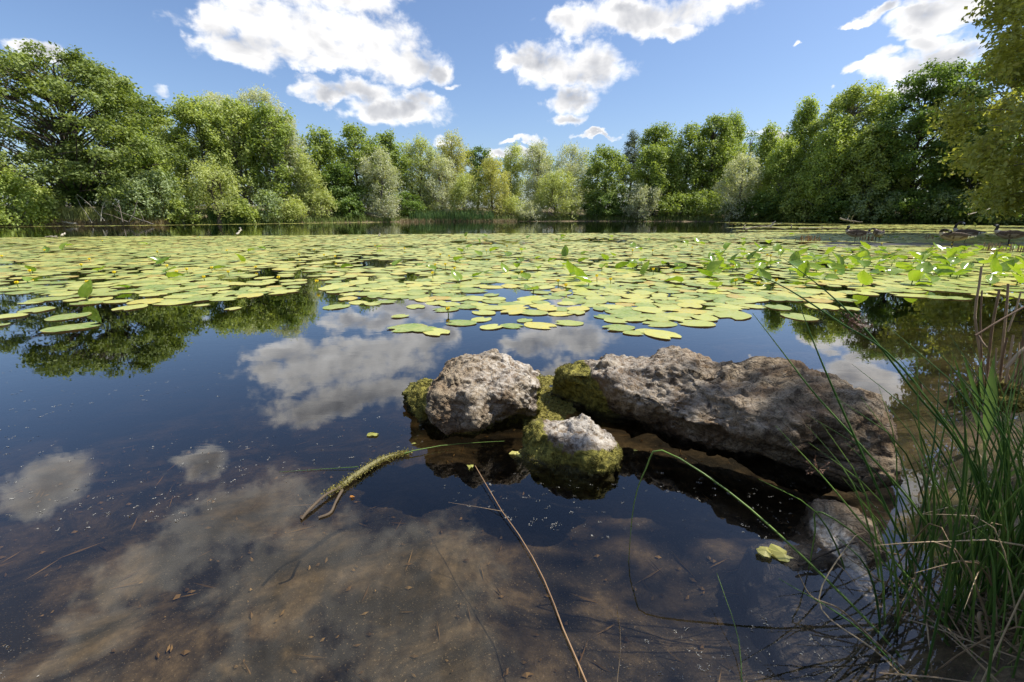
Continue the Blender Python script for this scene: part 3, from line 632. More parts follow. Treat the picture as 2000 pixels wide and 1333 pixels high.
c = t.mix(t.math('MULTIPLY', t.attr('vein'), .4), c, (.42, .44, .20))
bm_ = t.bump(t.noise(P, 28, 4, .55), .35, .012)
c = t.mix(t.n.new('ShaderNodeNewGeometry').outputs['Backfacing'], c, (.30, .20, .08))
t.l.new(t.mixs(.12, t.shader('ShaderNodeBsdfPrincipled', Base_Color=c, Roughness=.34, Specular_IOR_Level=.5, Normal=bm_), t.shader('ShaderNodeBsdfTranslucent', Color=c)), o.inputs[0])
def pad_outline(n, seed):
    g = np.random.default_rng(seed); a = -np.pi + (np.arange(n) + .5) * 2 * np.pi / n
    r = .5 * (1 + .05 * np.cos(2 * a + g.random() * .3) + .016 * np.sin(5 * a + g.random() * 6) + .007 * g.normal(size=n))
    notch = np.exp(-((np.pi - np.abs(a)) / .20) ** 2); r = r * (1 - .62 * notch)
    return a, np.c_[r * np.cos(a), r * np.sin(a) * .84]
def pad_mesh(n, seed, rings=2):
    a, O = pad_outline(n, seed); g = np.random.default_rng(seed + 500)
    wave = .006 * np.sin(3 * a + g.random() * 6) + .003 * g.normal(size=n)
    V = [[-.10, 0, .010]]; e = [0]
    if rings == 2: V += [[x * .55 - .045, y * .55, .006] for x, y in O]; e += [.5] * n
    V += [[x, y, w_] for (x, y), w_ in zip(O, wave)]; e += [1.0] * n
    Fc = [(0, 1 + k, 1 + (k + 1) % n) for k in range(n)]
    parts = [(np.array(V), np.array(Fc))]
    if rings == 2: parts.append((np.zeros((0, 3)), np.array([(1 + k, 1 + n + k, 1 + n + (k + 1) % n, 1 + (k + 1) % n) for k in range(n)])))
    vein = [1.0] + ([float(k % 2) for k in range(n)] if rings == 2 else []) + [float(k % 2) * .6 for k in range(n)]
    return parts, np.array(e), np.array(vein)
PADM = []
for s in range(9):
    pt, e, vn = pad_mesh(24, s); PADM.append(mesh('lily_pad', pt, padmat, smooth=True, attrs=dict(edge=e, vein=vn)))
hand = [(142, 641, 86), (135, 619, 76), (72, 607, 62), (16, 619, 60), (2, 636, 30), (285, 590, 70), (255, 602, 62), (232, 590, 50), (170, 593, 55), (388, 586, 64), (455, 604, 32), (395, 597, 30), (340, 592, 70), (300, 577, 50), (100, 585, 66), (210, 575, 66), (60, 592, 40),
        (658, 600, 56), (700, 592, 44), (728, 594, 40), (680, 585, 44), (755, 591, 40), (782, 619, 36), (795, 642, 78), (828, 645, 52), (852, 650, 62), (870, 606, 52), (812, 600, 44), (830, 586, 50), (900, 632, 60), (960, 640, 48), (940, 625, 46),
        (1000, 638, 48), (1055, 637, 66), (1110, 632, 58), (1025, 627, 36), (945, 612, 52), (1005, 610, 60), (1040, 612, 60), (1095, 614, 50), (1125, 612, 44), (1000, 595, 54), (910, 600, 52), (1060, 598, 52), (965, 590, 50),
        (1208, 642, 64), (1238, 652, 42), (1293, 655, 76), (1262, 648, 44), (1288, 634, 66), (1358, 633, 72), (1205, 628, 50), (1180, 620, 44), (1240, 625, 50), (1320, 622, 60), (1375, 622, 60), (1430, 617, 84), (1345, 610, 66), (1205, 610, 56), (1270, 607, 70), (1410, 606, 60),
        (1560, 620, 70), (1520, 601, 56), (1605, 600, 70), (1660, 604, 40), (1590, 588, 60), (1645, 586, 50), (1775, 578, 60), (1830, 582, 52), (1870, 584, 46), (1690, 574, 50), (1470, 600, 50), (1990, 580, 40)]
uniq = {(142, 641): 'lily pad lying alone nearest the camera on the left side', (135, 619): 'tilted narrow lily pad just behind the lone one on the left', (658, 600): 'notched lily pad at the tip of open water, left of centre',
        (782, 619): 'single small lily pad floating behind the nearest pair left of the boulders', (795, 642): 'large lily pad, left one of the pair floating nearest the domed boulder', (852, 650): 'lily pad overlapping its larger neighbour, nearest the domed boulder',
        (1055, 637): 'round pale lily pad in the front row above the gap between boulders', (1293, 655): 'large scalloped lily pad nearest the long boulder', (1208, 642): 'round lily pad left of the large scalloped one', (1560, 620): 'lily pad floating by itself off the right end of the front edge',
        (1430, 617): 'wide lily pad at the right tip of the front cluster', (455, 604): 'very small green lily pad on the open water left of centre', (1870, 584): 'yellowing lily pad at the edge of the dark water, right side'}
PG = 'separate lily pads at the open-water edge'; PL = 'flat yellow-green lily pad some rows back from the open water'
pads = []          # x, y, size, yaw, z, tiltx, tilty
for (u, v, wpx) in hand:
    p = ground(u, v); dep = p[1] * math.cos(PITCH) + CAMH * math.sin(PITCH); pads.append([p[0], p[1], wpx / F * dep, rng.random() * 6.28, .005 + rng.random() * .006, 0, 0])
front = np.array([(-200, 600), (0, 574), (60, 572), (130, 588), (250, 590), (330, 596), (400, 590), (440, 586), (500, 582), (560, 574), (600, 562), (640, 570), (720, 580), (790, 585), (830, 592), (900, 602), (960, 612), (1060, 618), (1120, 612), (1160, 600), (1200, 622), (1300, 628), (1380, 618), (1450, 606), (1475, 588), (1560, 586), (1640, 582), (1700, 568), (1800, 572), (1880, 578), (2000, 584), (2200, 590)], float)
back = np.array([(-200, 468), (0, 465), (300, 462), (560, 461), (700, 459), (1000, 456.5), (1300, 455.5), (1440, 456), (1500, 452), (1560, 450), (1620, 446), (2200, 443)], float)
holes = [(690, 512, 140, 15), (540, 530, 70, 7), (300, 505, 60, 4), (1330, 500, 50, 4), (1080, 567, 46, 8), (1245, 471, 150, 5), (960, 474, 90, 5), (1590, 476, 260, 2.5), (440, 545, 30, 5), (1000, 572, 50, 5), (1800, 479, 150, 5.5), (1130, 580, 30, 5), (260, 560, 22, 5), (610, 560, 36, 9)]
grid = {}
def near_ok(x, y, r):
    k0, k1 = int(x // .3), int(y // .3)
    for a in (-1, 0, 1):
        for b in (-1, 0, 1):
            for (qx, qy, qr) in grid.get((k0 + a, k1 + b), ()):
                if (x - qx) ** 2 + (y - qy) ** 2 < ((r + qr) * .63) ** 2: return False
    return True
def grid_add(x, y, r): grid.setdefault((int(x // .3), int(y // .3)), []).append((x, y, r))
for p in pads: grid_add(p[0], p[1], p[2] * .46)
cand = 120000
cy_ = np.sqrt(rng.uniform(3.6 ** 2, 27 ** 2, cand)); cx_ = rng.uniform(-1.28, 1.28, cand) * cy_
dn = fbm(np.c_[cx_ * .55, cy_ * .55, 0 * cx_], 3, seed=41)
for x, y, d in zip(cx_, cy_, dn):
    u, v = project((x, y, 0))
    if u < -140 or u > 2140 or v > np.interp(u, front[:, 0], front[:, 1]) or v < np.interp(u, back[:, 0], back[:, 1]): continue
    if any(((u - a) / c) ** 2 + ((v - b) / e) ** 2 < 1 for a, b, c, e in holes): 
        if rng.random() > .10: continue
    if d < -.28 and rng.random() < .85: continue
    s = rng.uniform(.22, .40) * (1 if y < 12 else 1.15); r = s * .44
    if near_ok(x, y, r):
        grid_add(x, y, r); pads.append([x, y, s, rng.random() * 6.28, .003 + rng.random() * .008, rng.normal() * .012, rng.normal() * .012])
pads_a = np.array(pads); order = np.argsort(np.where(np.arange(len(pads)) < len(hand), -1, pads_a[:, 1] + 0 * pads_a[:, 0]))
inv = [i for i in order if -40 < project((pads_a[i, 0], pads_a[i, 1], 0))[0] < 2040 or i < len(hand)]
single = set(inv[:300])
STRIPS = [(-60, 90, 'at the left edge of the picture'), (90, 220, 'behind the lone left pad'), (220, 340, 'a third in from the left, below the forked driftwood'), (340, 480, 'left of the small very green pad'), (480, 630, 'beside the left bay of open water'), (630, 760, 'above the algae-coated branch'), (760, 880, 'above the left flank of the domed boulder'), (880, 990, 'above the top of the domed boulder'), (990, 1110, 'above the gap between the boulders'), (1110, 1220, 'above the left end of the long boulder'), (1220, 1340, 'above the middle of the long boulder'), (1340, 1460, 'above the right half of the long boulder'), (1460, 1600, 'right of the wide tip pad'), (1600, 1760, 'above the rush seed head'), (1760, 1900, 'left of the dead reeds'), (1900, 2060, 'behind the dead reeds')]
ORD = ['nearest', 'second nearest', 'third nearest', 'fourth nearest', 'fifth nearest', 'sixth nearest', 'seventh nearest', 'eighth nearest', 'ninth nearest', 'tenth nearest']
def strip_label(u, used, what):
    for a, b, wh in STRIPS:
        if a <= u < b:
            k = used.get(wh, 0); used[wh] = k + 1
            return f'{ORD[k]} {what} {wh}' if k < len(ORD) else None
    return None
used_p = {}; plabel = {}
for i in sorted(inv[:300], key=lambda j: pads_a[j, 1]):
    if i < len(hand) and uniq.get(hand[i][:2]): continue
    l_ = strip_label(project((pads_a[i, 0], pads_a[i, 1], 0))[0], used_p, 'flat lily pad')
    if l_: plabel[i] = l_
for i in inv[:300]:
    x, y, s, yw, z, tx, ty = pads_a[i]
    lb = uniq.get(hand[i][:2]) if i < len(hand) else None
    if not lb: lb = plabel.get(i)
    o = obj('lily_pad', PADM[i % 9], None, (x, y, z), lb or PL, 'lily pad', PG); o.scale = (s, s, s); o.rotation_euler = (tx, ty, yw)
def merged_pads(idx, n, rings, name, label, extra=None):
    protos = [pad_mesh(n, 100 + s, rings) for s in range(6)]; Vs, Q3, tint, ed, vn = [], [], [], [], []; off = 0; Q4 = []
    for i in idx:
        x, y, s, yw, z, tx, ty = extra[i] if extra is not None else pads_a[i]; pt, e, v_ = protos[int(i) % 6]
        V = np.asarray(pt[0][0]) * s; V = V @ rotz(yw).T; V[:, 2] += tx * V[:, 0] + ty * V[:, 1]; Vs.append(V + [x, y, z])
        Q3.append(pt[0][1] + off)
        if rings == 2: Q4.append(pt[1][1] + off)
        tint.append(np.full(len(V), rng.random())); ed.append(e); vn.append(v_); off += len(V)
    parts = [(np.concatenate(Vs), np.concatenate(Q3))]
    if rings == 2: parts.append((np.zeros((0, 3)), np.concatenate(Q4)))
    obj(name, mesh(name, parts, padmat, smooth=True, attrs=dict(tint=np.concatenate(tint), edge=np.concatenate(ed), vein=np.concatenate(vn))), label=label, cat='lily pads', kind='stuff')
rest = [i for i in range(len(pads)) if i not in single]
merged_pads([i for i in rest if pads_a[i, 1] < 11], 12, 2, 'lily_pads', 'carpet of yellow-green lily pads covering the middle of the pond')
merged_pads([i for i in rest if pads_a[i, 1] >= 11], 9, 1, 'far_lily_pads', 'distant band of lily pads before the open dark water')
# streaks of yellow pads along the far shore and on the right
far = []; FPU = [p[0] for p in far_px[::-1]]; FPV = [p[1] for p in far_px[::-1]]
fy = rng.uniform(26, 58, 42000); fx = rng.uniform(-1.25, 1.2, 42000) * fy; fs = vnoise(np.c_[fx * .05, fy * .55, 0 * fx + 3], 77); fe = vnoise(np.c_[fx / fy * 8, 0 * fx, 0 * fx + 5], 9)
for x, y, streak, fe_ in zip(fx, fy, fs, fe):
    u, v = project((x, y, 0))
    vs = np.interp(u, FPU, FPV)
    if v < vs - .3: continue
    lim = (1.4 if u < 620 else .8) if u < 1250 else 1.9
    onedge = v < vs + lim * (.75 + .5 * fe_)
    right = u > 1420 + 60 * streak and streak > (.0 if u < 1600 else -.35) and v < 452
    if onedge or right: far.append([x, y, rng.uniform(.3, .5), rng.random() * 6.28, .006 + rng.random() * .01, rng.normal() * .02, rng.normal() * .02])
merged_pads(range(len(far)), 8, 1, 'shore_lily_pads', 'thin yellow strip of lily pads along the far shore', far)
PADCOUNT = (len(pads), len(far))

# raised leaves
upmat, t, o = material('raised_lily_leaf')
rv = t.n.new('ShaderNodeObjectInfo').outputs['Random']
c = t.mix(rv, (.10, .19, .022), (.24, .34, .055)); c = t.mix(t.step(t.noise(t.objc(), 5, 3, .5), .4, .7, 0, .4), c, (.26, .33, .08))
t.l.new(t.mixs(.40, t.shader('ShaderNodeBsdfPrincipled', Base_Color=c, Roughness=.24, Specular_IOR_Level=.6), t.shader('ShaderNodeBsdfTranslucent', Color=t.mix(1.0, c, (1.7, 1.6, .5), 'MULTIPLY'))), o.inputs[0])
stemmat, t, o = material('water_plant_stalk')
t.l.new(t.shader('ShaderNodeBsdfPrincipled', Base_Color=(.10, .14, .03), Roughness=.5), o.inputs[0])
def leaf_mesh(seed):
    g = np.random.default_rng(seed); nl, nw = 7, 5; fold = g.uniform(.15, .9); curl = g.uniform(-.5, .5); V = []
    for i in range(nl):
        s = i / (nl - 1); wd = .40 * math.sin(math.pi * min(1, .06 + .94 * s) ** .72) ** .75 if s < 1 else 0.02
        for j in range(nw):
            q = (j / (nw - 1) - .5) * 2; x = q * wd * math.cos(fold * abs(q) * .8)
            V.append((x, s - .05 * abs(q), abs(q) * wd * math.sin(fold) * .9 + curl * (s - .3) ** 2 * .6 + .02 * g.normal()))
    Fc = [(i * nw + j, i * nw + j + 1, (i + 1) * nw + j + 1, (i + 1) * nw + j) for i in range(nl - 1) for j in range(nw - 1)]
    return mesh('blade', [(np.array(V) - [0, .05, 0], np.array(Fc))], upmat, smooth=True)
LEAFM = [leaf_mesh(s) for s in range(10)]
STALKM = mesh('stalk', [tube([(0, 0, -1.2), (.03, .02, -.5), (0, 0, .02)], [.05, .045, .04], 5)], stemmat, smooth=True)
RG = 'lily leaves standing above the water'
zones = [(46, 860, 1500, 492, 555), (140, 1360, 2010, 488, 545), (36, 1560, 2000, 508, 562), (16, 40, 820, 472, 560), (20, 700, 1500, 462, 490), (10, 1450, 1990, 458, 482)]
sp = [(55, 555, .18), (172, 590, .26), (325, 536, .26), (250, 567, .2), (420, 528, .22), (1150, 560, .28), (1042, 575, .3), (1030, 548, .26), (1235, 520, .25), (1330, 555, .3), (1685, 510, .30), (1830, 505, .30), (1590, 520, .3), (1700, 540, .3), (1830, 530, .32), (1960, 535, .32), (1985, 560, .26), (1465, 548, .3), (1400, 565, .28), (1010, 528, .24), (1100, 520, .24), (850, 532, .22), (820, 520, .2)]
for n_, u0, u1, v0, v1 in zones:
    for _ in range(n_): sp.append((rng.uniform(u0, u1), v0 + (v1 - v0) * rng.random() ** 1.2, rng.uniform(.22, .36) if u0 > 1300 else rng.uniform(.20, .32)))
used_r = {}; rlabel = {}
for i in sorted(range(len(sp)), key=lambda j: -sp[j][1]):
    l_ = strip_label(sp[i][0], used_r, 'raised glossy lily leaf'); rlabel[i] = l_
for i, (u, v, s) in enumerate(sp):
    p = ground(u, v); zz = rng.uniform(.01, .07)
    tilt = rng.choice([rng.uniform(.12, .45), rng.uniform(.5, 1.2)], p=[.74, .26])
    lb = {0: 'small raised lily leaf at the left edge of the pads', 1: 'dark folded lily leaf at the front edge, left side', 5: 'cupped upright lily leaf at the front above the boulders', 6: 'folded lily leaf standing in its own patch of open water', 15: 'broad lily leaf slanting up near the right edge'}.get(i) or rlabel[i] or 'glossy green lily leaf lifted clear of the far pads'
    r_ = empty('raised_lily_leaf', (p[0], p[1], zz), lb, 'lily leaf', RG); r_.rotation_euler = (0, 0, rng.random() * 6.28)
    b = obj('blade', LEAFM[i % 10], r_); b.scale = (s * .9, s * .9, s * .9); b.rotation_euler = (tilt, rng.normal() * .2, 0)
    k_ = obj('stalk', STALKM, r_); k_.scale = (.18, .18, .18)
# yellow flowers
ymat, t, o = material('yellow_petal')
t.l.new(t.shader('ShaderNodeBsdfPrincipled', Base_Color=(.85, .64, .02), Roughness=.4, Specular_IOR_Level=.4), o.inputs[0])
def bloom_mesh():
    parts = []; 
    for k in range(5):
        a = k * 2 * np.pi / 5; V = []
        for i in range(4):
            s = i / 3; rr = .5 * math.sin(.35 + s * 1.9); zz = s * .75
            for q in (-.42, 0, .42): V.append((rr * math.cos(a + q * (1.5 - s * .6)), rr * math.sin(a + q * (1.5 - s * .6)), zz + .05 * (q == 0)))
        parts.append((np.array(V), np.array([(i * 3 + j, i * 3 + j + 1, i * 3 + j + 4, i * 3 + j + 3) for i in range(3) for j in range(2)])))
    parts.append(tube([(0, 0, .1), (0, 0, .5)], [.2, .26], 6))
    return mesh('bloom', parts, ymat, smooth=True)
BLOOM = bloom_mesh(); FST = mesh('stalk', [tube([(.15, .1, -1.3), (.05, .02, -.5), (0, 0, .05)], [.055, .06, .06], 5)], stemmat, smooth=True)
fl_px = [(60, 530), (225, 535), (545, 545), (366, 528), (500, 520), (447, 533), (620, 555), (172, 552), (875, 607), (870, 520), (888, 525), (1165, 545), (1105, 560), (1790, 535), (1870, 512), (1735, 497), (1430, 525), (1950, 520), (1275, 530), (1480, 553), (1630, 530), (655, 500), (950, 490), (990, 480), (1235, 490)]
for _ in range(60): fl_px.append((rng.uniform(0, 2000), 456 + 95 * rng.random() ** 1.7 + 4))
used_f = {}; flabel = {}
for i in sorted(range(len(fl_px)), key=lambda j: -fl_px[j][1]): flabel[i] = strip_label(fl_px[i][0], used_f, 'yellow lily flower')
for i, (u, v) in enumerate(fl_px):
    p = ground(u, v + 8); h = rng.uniform(.03, .10)
    r_ = empty('lily_flower', (p[0], p[1], h), {0: 'yellow lily flower on a stalk at the left edge of the pads', 2: 'single yellow lily flower standing over open water, left of centre', 12: 'yellow lily flower on a slanting stalk above the boulders', 13: 'yellow lily flower before the glossy leaves on the right'}.get(i) or flabel[i] or 'small yellow lily flower on a short stalk among the pads', 'flower', 'yellow lily flowers')
    b = obj('bloom', BLOOM, r_); b.scale = (.05, .05, .05); k_ = obj('stalk', FST, r_); k_.scale = (.1, .1, .1)
# ================================================================== RUSHES, REEDS, STICKS
def stalk_mat(name, a, b, tr=.0, rough=.5):
    m, t, o = material(name); rv = t.n.new('ShaderNodeObjectInfo').outputs['Random']; n = t.noise(t.pos(), 14, 4, .6)
    c = t.mix(t.step(t.math('ADD', rv, t.math('SUBTRACT', n, .5)), .1, .9), a, b)
    s = t.shader('ShaderNodeBsdfPrincipled', Base_Color=c, Roughness=rough, Specular_IOR_Level=.4)
    if tr: s = t.mixs(tr, s, t.shader('ShaderNodeBsdfTranslucent', Color=c))
    t.l.new(s, o.inputs[0]); return m
GREEN = stalk_mat('rush_green', (.05, .12, .022), (.16, .26, .05), .15, .4)
DRY = stalk_mat('dry_stalk', (.22, .15, .08), (.46, .35, .20))
DEADR = stalk_mat('dead_reed', (.16, .10, .055), (.42, .31, .19))
BROWN = stalk_mat('brown_stem', (.16, .075, .03), (.34, .19, .085))
STRAW = stalk_mat('straw_stem', (.24, .14, .07), (.42, .30, .17))
GREYW = stalk_mat('weathered_wood', (.20, .165, .13), (.46, .41, .34), 0, .85)
ALGA = stalk_mat('algae_crust', (.16, .145, .06), (.36, .32, .15), 0, .8)
DARKT = stalk_mat('dark_twig', (.03, .022, .015), (.09, .065, .04), 0, .8)
CL0 = np.array([1.24, .90, 0.0])
rush = empty('rush_clump', (CL0[0], CL0[1], ground_z(*CL0[:2])), 'dense clump of dark green rushes on the near bank at the right', 'rushes')
def child_tube(name, pts, rad, mat, parent, sides=5, n=14):
    base = np.array(parent.location); P = bez(pts, n); rr = np.interp(np.linspace(0, 1, n), np.linspace(0, 1, len(rad)), rad)
    return obj(name, mesh(name, [tube(P - base, rr, sides)], mat, smooth=True), parent)
def pxpath(lst): return [at(u, v, Y) for u, v, Y in lst]
hs = [([(1870, 1230, .92), (1760, 1050, .98), (1690, 900, 1.02), (1610, 720, 1.06), (1562, 598, 1.10)], GREEN, .0030), ([(1905, 1220, .92), (1800, 1010, .98), (1690, 880, 1.05), (1590, 768, 1.12), (1530, 690, 1.16), (1470, 612, 1.2)], GREEN, .0026),
      ([(1985, 1100, 1.0), (1900, 905, 1.06), (1790, 770, 1.12), (1700, 655, 1.16), (1620, 575, 1.2), (1530, 505, 1.24)], GREEN, .0029), ([(1965, 1030, 1.0), (1860, 850, 1.04), (1745, 700, 1.1), (1640, 630, 1.14), (1520, 555, 1.18), (1425, 525, 1.22)], GREEN, .0026),
      ([(1850, 1390, .78), (1720, 1240, .90), (1560, 1080, 1.02), (1420, 958, 1.14), (1293, 880, 1.24), (1262, 915, 1.25), (1238, 985, 1.25), (1227, 1100, 1.25)], GREEN, .0030), ([(1900, 1290, .85), (1800, 1160, .92), (1690, 1030, 1.0), (1610, 935, 1.05), (1515, 832, 1.1)], GREEN, .0027),
      ([(1890, 1310, .85), (1790, 1180, .95), (1690, 1060, 1.04), (1598, 999, 1.10), (1592, 1040, 1.1), (1580, 1110, 1.1), (1562, 1195, 1.1)], GREEN, .0026), ([(1810, 1350, .80), (1700, 1245, .88), (1640, 1190, .92), (1585, 1165, .95), (1558, 1118, .97)], DRY, .0026), ([(1830, 1400, .76), (1720, 1280, .84), (1600, 1180, .93), (1660, 1060, 1.0), (1690, 1040, 1.0)], DRY, .0018),
      ([(1960, 1400, .80), (1925, 1270, .82), (1912, 1200, .84), (1940, 1216, .86), (1990, 1270, .84)], DRY, .0042), ([(1900, 1420, .76), (1780, 1330, .80), (1660, 1215, .86), (1520, 1130, .92)], GREEN, .0022), ([(1945, 1200, .95), (1970, 900, 1.0), (1900, 780, 1.04)], GREEN, .0028), ([(1880, 1250, .92), (1850, 1000, 1.0), (1800, 870, 1.08), (1790, 690, 1.12)], GREEN, .0026),
      ([(1990, 1210, .9), (1950, 1000, .95), (1920, 900, 1.0), (1990, 700, 1.05)], GREEN, .003)]
for pts, m, r0 in hs: child_tube('stem', pxpath(pts), [r0 * 1.15, r0, r0 * .85, r0 * .25], m, rush, 5, 22)
g = np.random.default_rng(5)
for i in range(260):
    b = CL0 + [g.normal() * .13, g.normal() * .11, 0]; b[2] = ground_z(b[0], b[1]) - .02
    a = g.random() * 2 * np.pi; out = g.uniform(.02, .28) * (1 if i % 4 else 1.6); h = g.uniform(.36, .76)
    d = np.array([math.cos(a) * out - .07 * h, math.sin(a) * out * .7 + .02, 0])
    dry = g.random() < .20
    if dry: h *= .75
    pts = [b, b + d * .25 + [0, 0, h * .4], b + d * .6 + [0, 0, h * .75], b + d * 1.15 + [0, 0, h * (1.0 if not dry else .72)]]
    if np.hypot(pts[-1][0], pts[-1][1]) < .75: continue
    r0 = g.uniform(.0017, .0029); child_tube('stem', pts, [r0, r0, r0 * .8, r0 * .15], DRY if dry else GREEN, rush, 5, 9)
# straw and broken leaves lying at the foot of the clump
lx = CL0[0] + g.normal(size=130) * .11; ly = CL0[1] + g.normal(size=130) * .10; lz = np.maximum(height(np.c_[lx, ly]), .0) + .006 + g.random(130) * .03; parts = []; lt = []
for x, y, z_ in zip(lx, ly, lz):
    a = g.random() * 6.28; l = g.uniform(.03, .14); d = np.array([math.cos(a), math.sin(a), g.normal() * .25]) * l; V, Fc = tube([np.array([x, y, z_]) - d, np.array([x, y, z_ + g.random() * .01]), np.array([x, y, z_]) + d], [.0016, .002, .0008], 4); parts.append((V - np.array(rush.location), Fc))
obj('litter', mesh('litter', parts, DRY), rush, kind='stuff')
# flower tufts on two stems
seedm = stalk_mat('rush_flower', (.10, .045, .025), (.22, .12, .07))
for (u, v, Y, n_) in [(1668, 632, 1.17, 44), (1597, 918, 1.06, 16)]:
    c = at(u, v, Y); parts = []
    for _ in range(n_):
        e = c + g.normal(size=3) * [.020, .012, .013]; parts.append(tube([c + (e - c) * .2, e], [.0006, .0006], 3)); parts.append(tube([e, e + g.normal(size=3) * .003 + [0, 0, .003], e + [0, 0, .007]], [.0008, .0022, .0004], 4))
    obj('seed_head', mesh('seed_head', [(p[0] - np.array(rush.location), p[1]) for p in parts], seedm), rush)
# dead reed stubble with mossy foot
RB = ground(1965, 772); reed = empty('dead_reeds', (RB[0], RB[1], 0), 'broken dead reed stalks standing in the water behind the rushes', 'reeds')
rs = [([(1925, 770, 2.5), (1914, 690, 2.5), (1904, 618, 2.5), (1912, 560, 2.5), (1917, 522, 2.5)], .0085), ([(1922, 775, 2.45), (1917, 690, 2.45), (1915, 625, 2.45), (1918, 568, 2.45)], .006), ([(1925, 755, 2.55), (1938, 640, 2.55), (1952, 566, 2.55)], .0095), ([(1952, 765, 2.5), (1958, 680, 2.5), (1966, 600, 2.5), (1969, 555, 2.5)], .009), ([(1905, 656, 2.35), (1950, 628, 2.35), (2010, 594, 2.35)], .007), ([(1968, 648, 2.7), (1984, 605, 2.7), (1994, 570, 2.7)], .007), ([(1960, 775, 2.4), (1972, 700, 2.4), (1979, 655, 2.4)], .0085), ([(1950, 770, 2.42), (1958, 700, 2.42), (1967, 660, 2.42)], .008), ([(1985, 780, 2.4), (1992, 700, 2.4), (2004, 630, 2.4)], .009), ([(1911, 656, 2.3), (1918, 668, 2.28), (1927, 679, 2.26)], .007), ([(1965, 720, 2.3), (1990, 690, 2.3), (2015, 670, 2.3)], .011), ([(1938, 780, 2.4), (1944, 720, 2.4), (1946, 680, 2.4)], .006), ([(2005, 790, 2.4), (1998, 700, 2.4), (2012, 610, 2.4)], .008), ([(1930, 770, 2.4), (1926, 730, 2.4), (1916, 700, 2.4)], .005)]
for pts, r0 in rs:
    pp = pxpath(pts); child_tube('stalk', pp, [r0 * .75, r0 * .72, r0 * .66], DEADR, reed, 6, 9)
for i in range(46):
    b = RB + [g.normal() * .16 + .08, g.normal() * .10, -.03]; h = g.uniform(.05, .26) * (1.5 if i % 5 == 0 else 1); d = g.normal(size=2) * .06
    child_tube('stalk', [b, b + [d[0] * .5, d[1] * .5, h * .5], b + [d[0], d[1], h]], [.006, .0055, .004], DEADR, reed, 5, 4)
# mossy tussock under the reeds
tv, tf = rock_shape((RB[0] + .12, RB[1] - .02, -.02), (.34, .22, .10), 0, [((RB[0] + .12, RB[1] - .02, -.03), (.32, .20, .085), 0, 2.2)], [], 211, amp=(.03, .02, .012, .006), sub=6)
tN = vnormals(tv, tf); ok = np.where(tv[:, 2] > 0)[0]; idx = g.choice(ok, 6000); bv, bf, bt = blades(tv[idx], tN[idx], .014, .2, 8)
obj('tussock', mesh('tussock', [(tv - np.array(reed.location), tf)], mossmat, smooth=True, attrs=dict(tint=np.clip(.15 + .3 * vnoise(tv * 12), 0, 1))), reed)
obj('moss', mesh('moss', [(bv - np.array(reed.location), bf)], mossmat, attrs=dict(tint=bt)), reed, kind='stuff')
# young green reed shoots
def ribbon(pts, wd, n=9, up=(0, 0, 1.0)):
    P = bez(pts, n); tan = unit(np.gradient(P, axis=0)); s = unit(np.cross(tan, np.array(up) + .001)); tt = np.linspace(0, 1, n)
    ww = wd * np.sin(np.pi * np.clip(.12 + .88 * tt, 0, 1) ** .8)[:, None] ** .8; ww[-1] = 0
    nn = np.cross(s, tan); V = np.concatenate([P - s * ww, P - nn * ww * .25, P + s * ww]); 
    Fc = [(i, i + 1, n + i + 1, n + i) for i in range(n - 1)] + [(n + i, n + i + 1, 2 * n + i + 1, 2 * n + i) for i in range(n - 1)]
    return V, np.array(Fc)
shoot = empty('reed_shoot', ground(1925, 850), 'young green reed with broad pointed leaves beside the dead reeds', 'reed')
LEAFG = stalk_mat('reed_leaf', (.07, .15, .025), (.17, .27, .06), .35, .45)
for pts, wd in [([(1925, 850, 1.9), (1932, 770, 1.85), (1943, 690, 1.82)], .026), ([(1925, 858, 1.9), (1938, 800, 1.82), (1946, 728, 1.80)], .030), ([(1915, 800, 1.9), (1900, 750, 1.88), (1880, 688, 1.86)], .014), ([(1912, 820, 1.9), (1890, 780, 1.86), (1862, 692, 1.84)], .012), ([(1920, 780, 1.95), (1915, 730, 1.9), (1918, 700, 1.88)], .012), ([(1920, 860, 1.9), (1900, 800, 1.8), (1870, 745, 1.75)], .012), ([(1940, 960, 1.5), (1960, 940, 1.45), (2000, 905, 1.4)], .018)]:
    V, Fc = ribbon(pxpath(pts), wd * .6, up=(0.2, 1, .2)); obj('leaf', mesh('leaf', [(V - np.array(shoot.location), Fc)], LEAFG, smooth=True), shoot)
child_tube('stem', [ground(1925, 900), at(1922, 850, 1.93), at(1925, 760, 1.93)], [.004, .003], GREEN, shoot)
# grass and small plants of the near bank at the right
gv, gf, gt = [], [], []
def grass(name, label, pts, L, wd, seed, mat, lean=.5, kind='stuff', cat='grass'):
    g = np.random.default_rng(seed); m = len(pts); P = np.asarray(pts); a = g.random(m) * 6.28; out = np.c_[np.cos(a), np.sin(a), 0 * a] * (g.random((m, 1)) * lean); ll = L * g.uniform(.4, 1.2, (m, 1))
    s = np.c_[-np.sin(a), np.cos(a), 0 * a]; s = unit(s + g.normal(size=(m, 3)) * .3); ww = wd * g.uniform(.6, 1.3, (m, 1)); up = np.array([0, 0, 1.0])
    M = P + (up * .6 + out * .35) * ll; Tt = P + (up * .95 + out * 1.1) * ll
    V = np.stack([P - s * ww, P + s * ww, M + s * ww * .8, M - s * ww * .8, Tt], 1).reshape(-1, 3); b = (np.arange(m) * 5)[:, None]
    parts = [(V, b + np.array([0, 1, 2, 3])), (np.zeros((0, 3)), b + np.array([3, 2, 4]))]
    return obj(name, mesh(name, parts, mat, attrs=dict(tint=np.repeat(g.random(m), 5))), label=label, cat=cat, kind=kind)
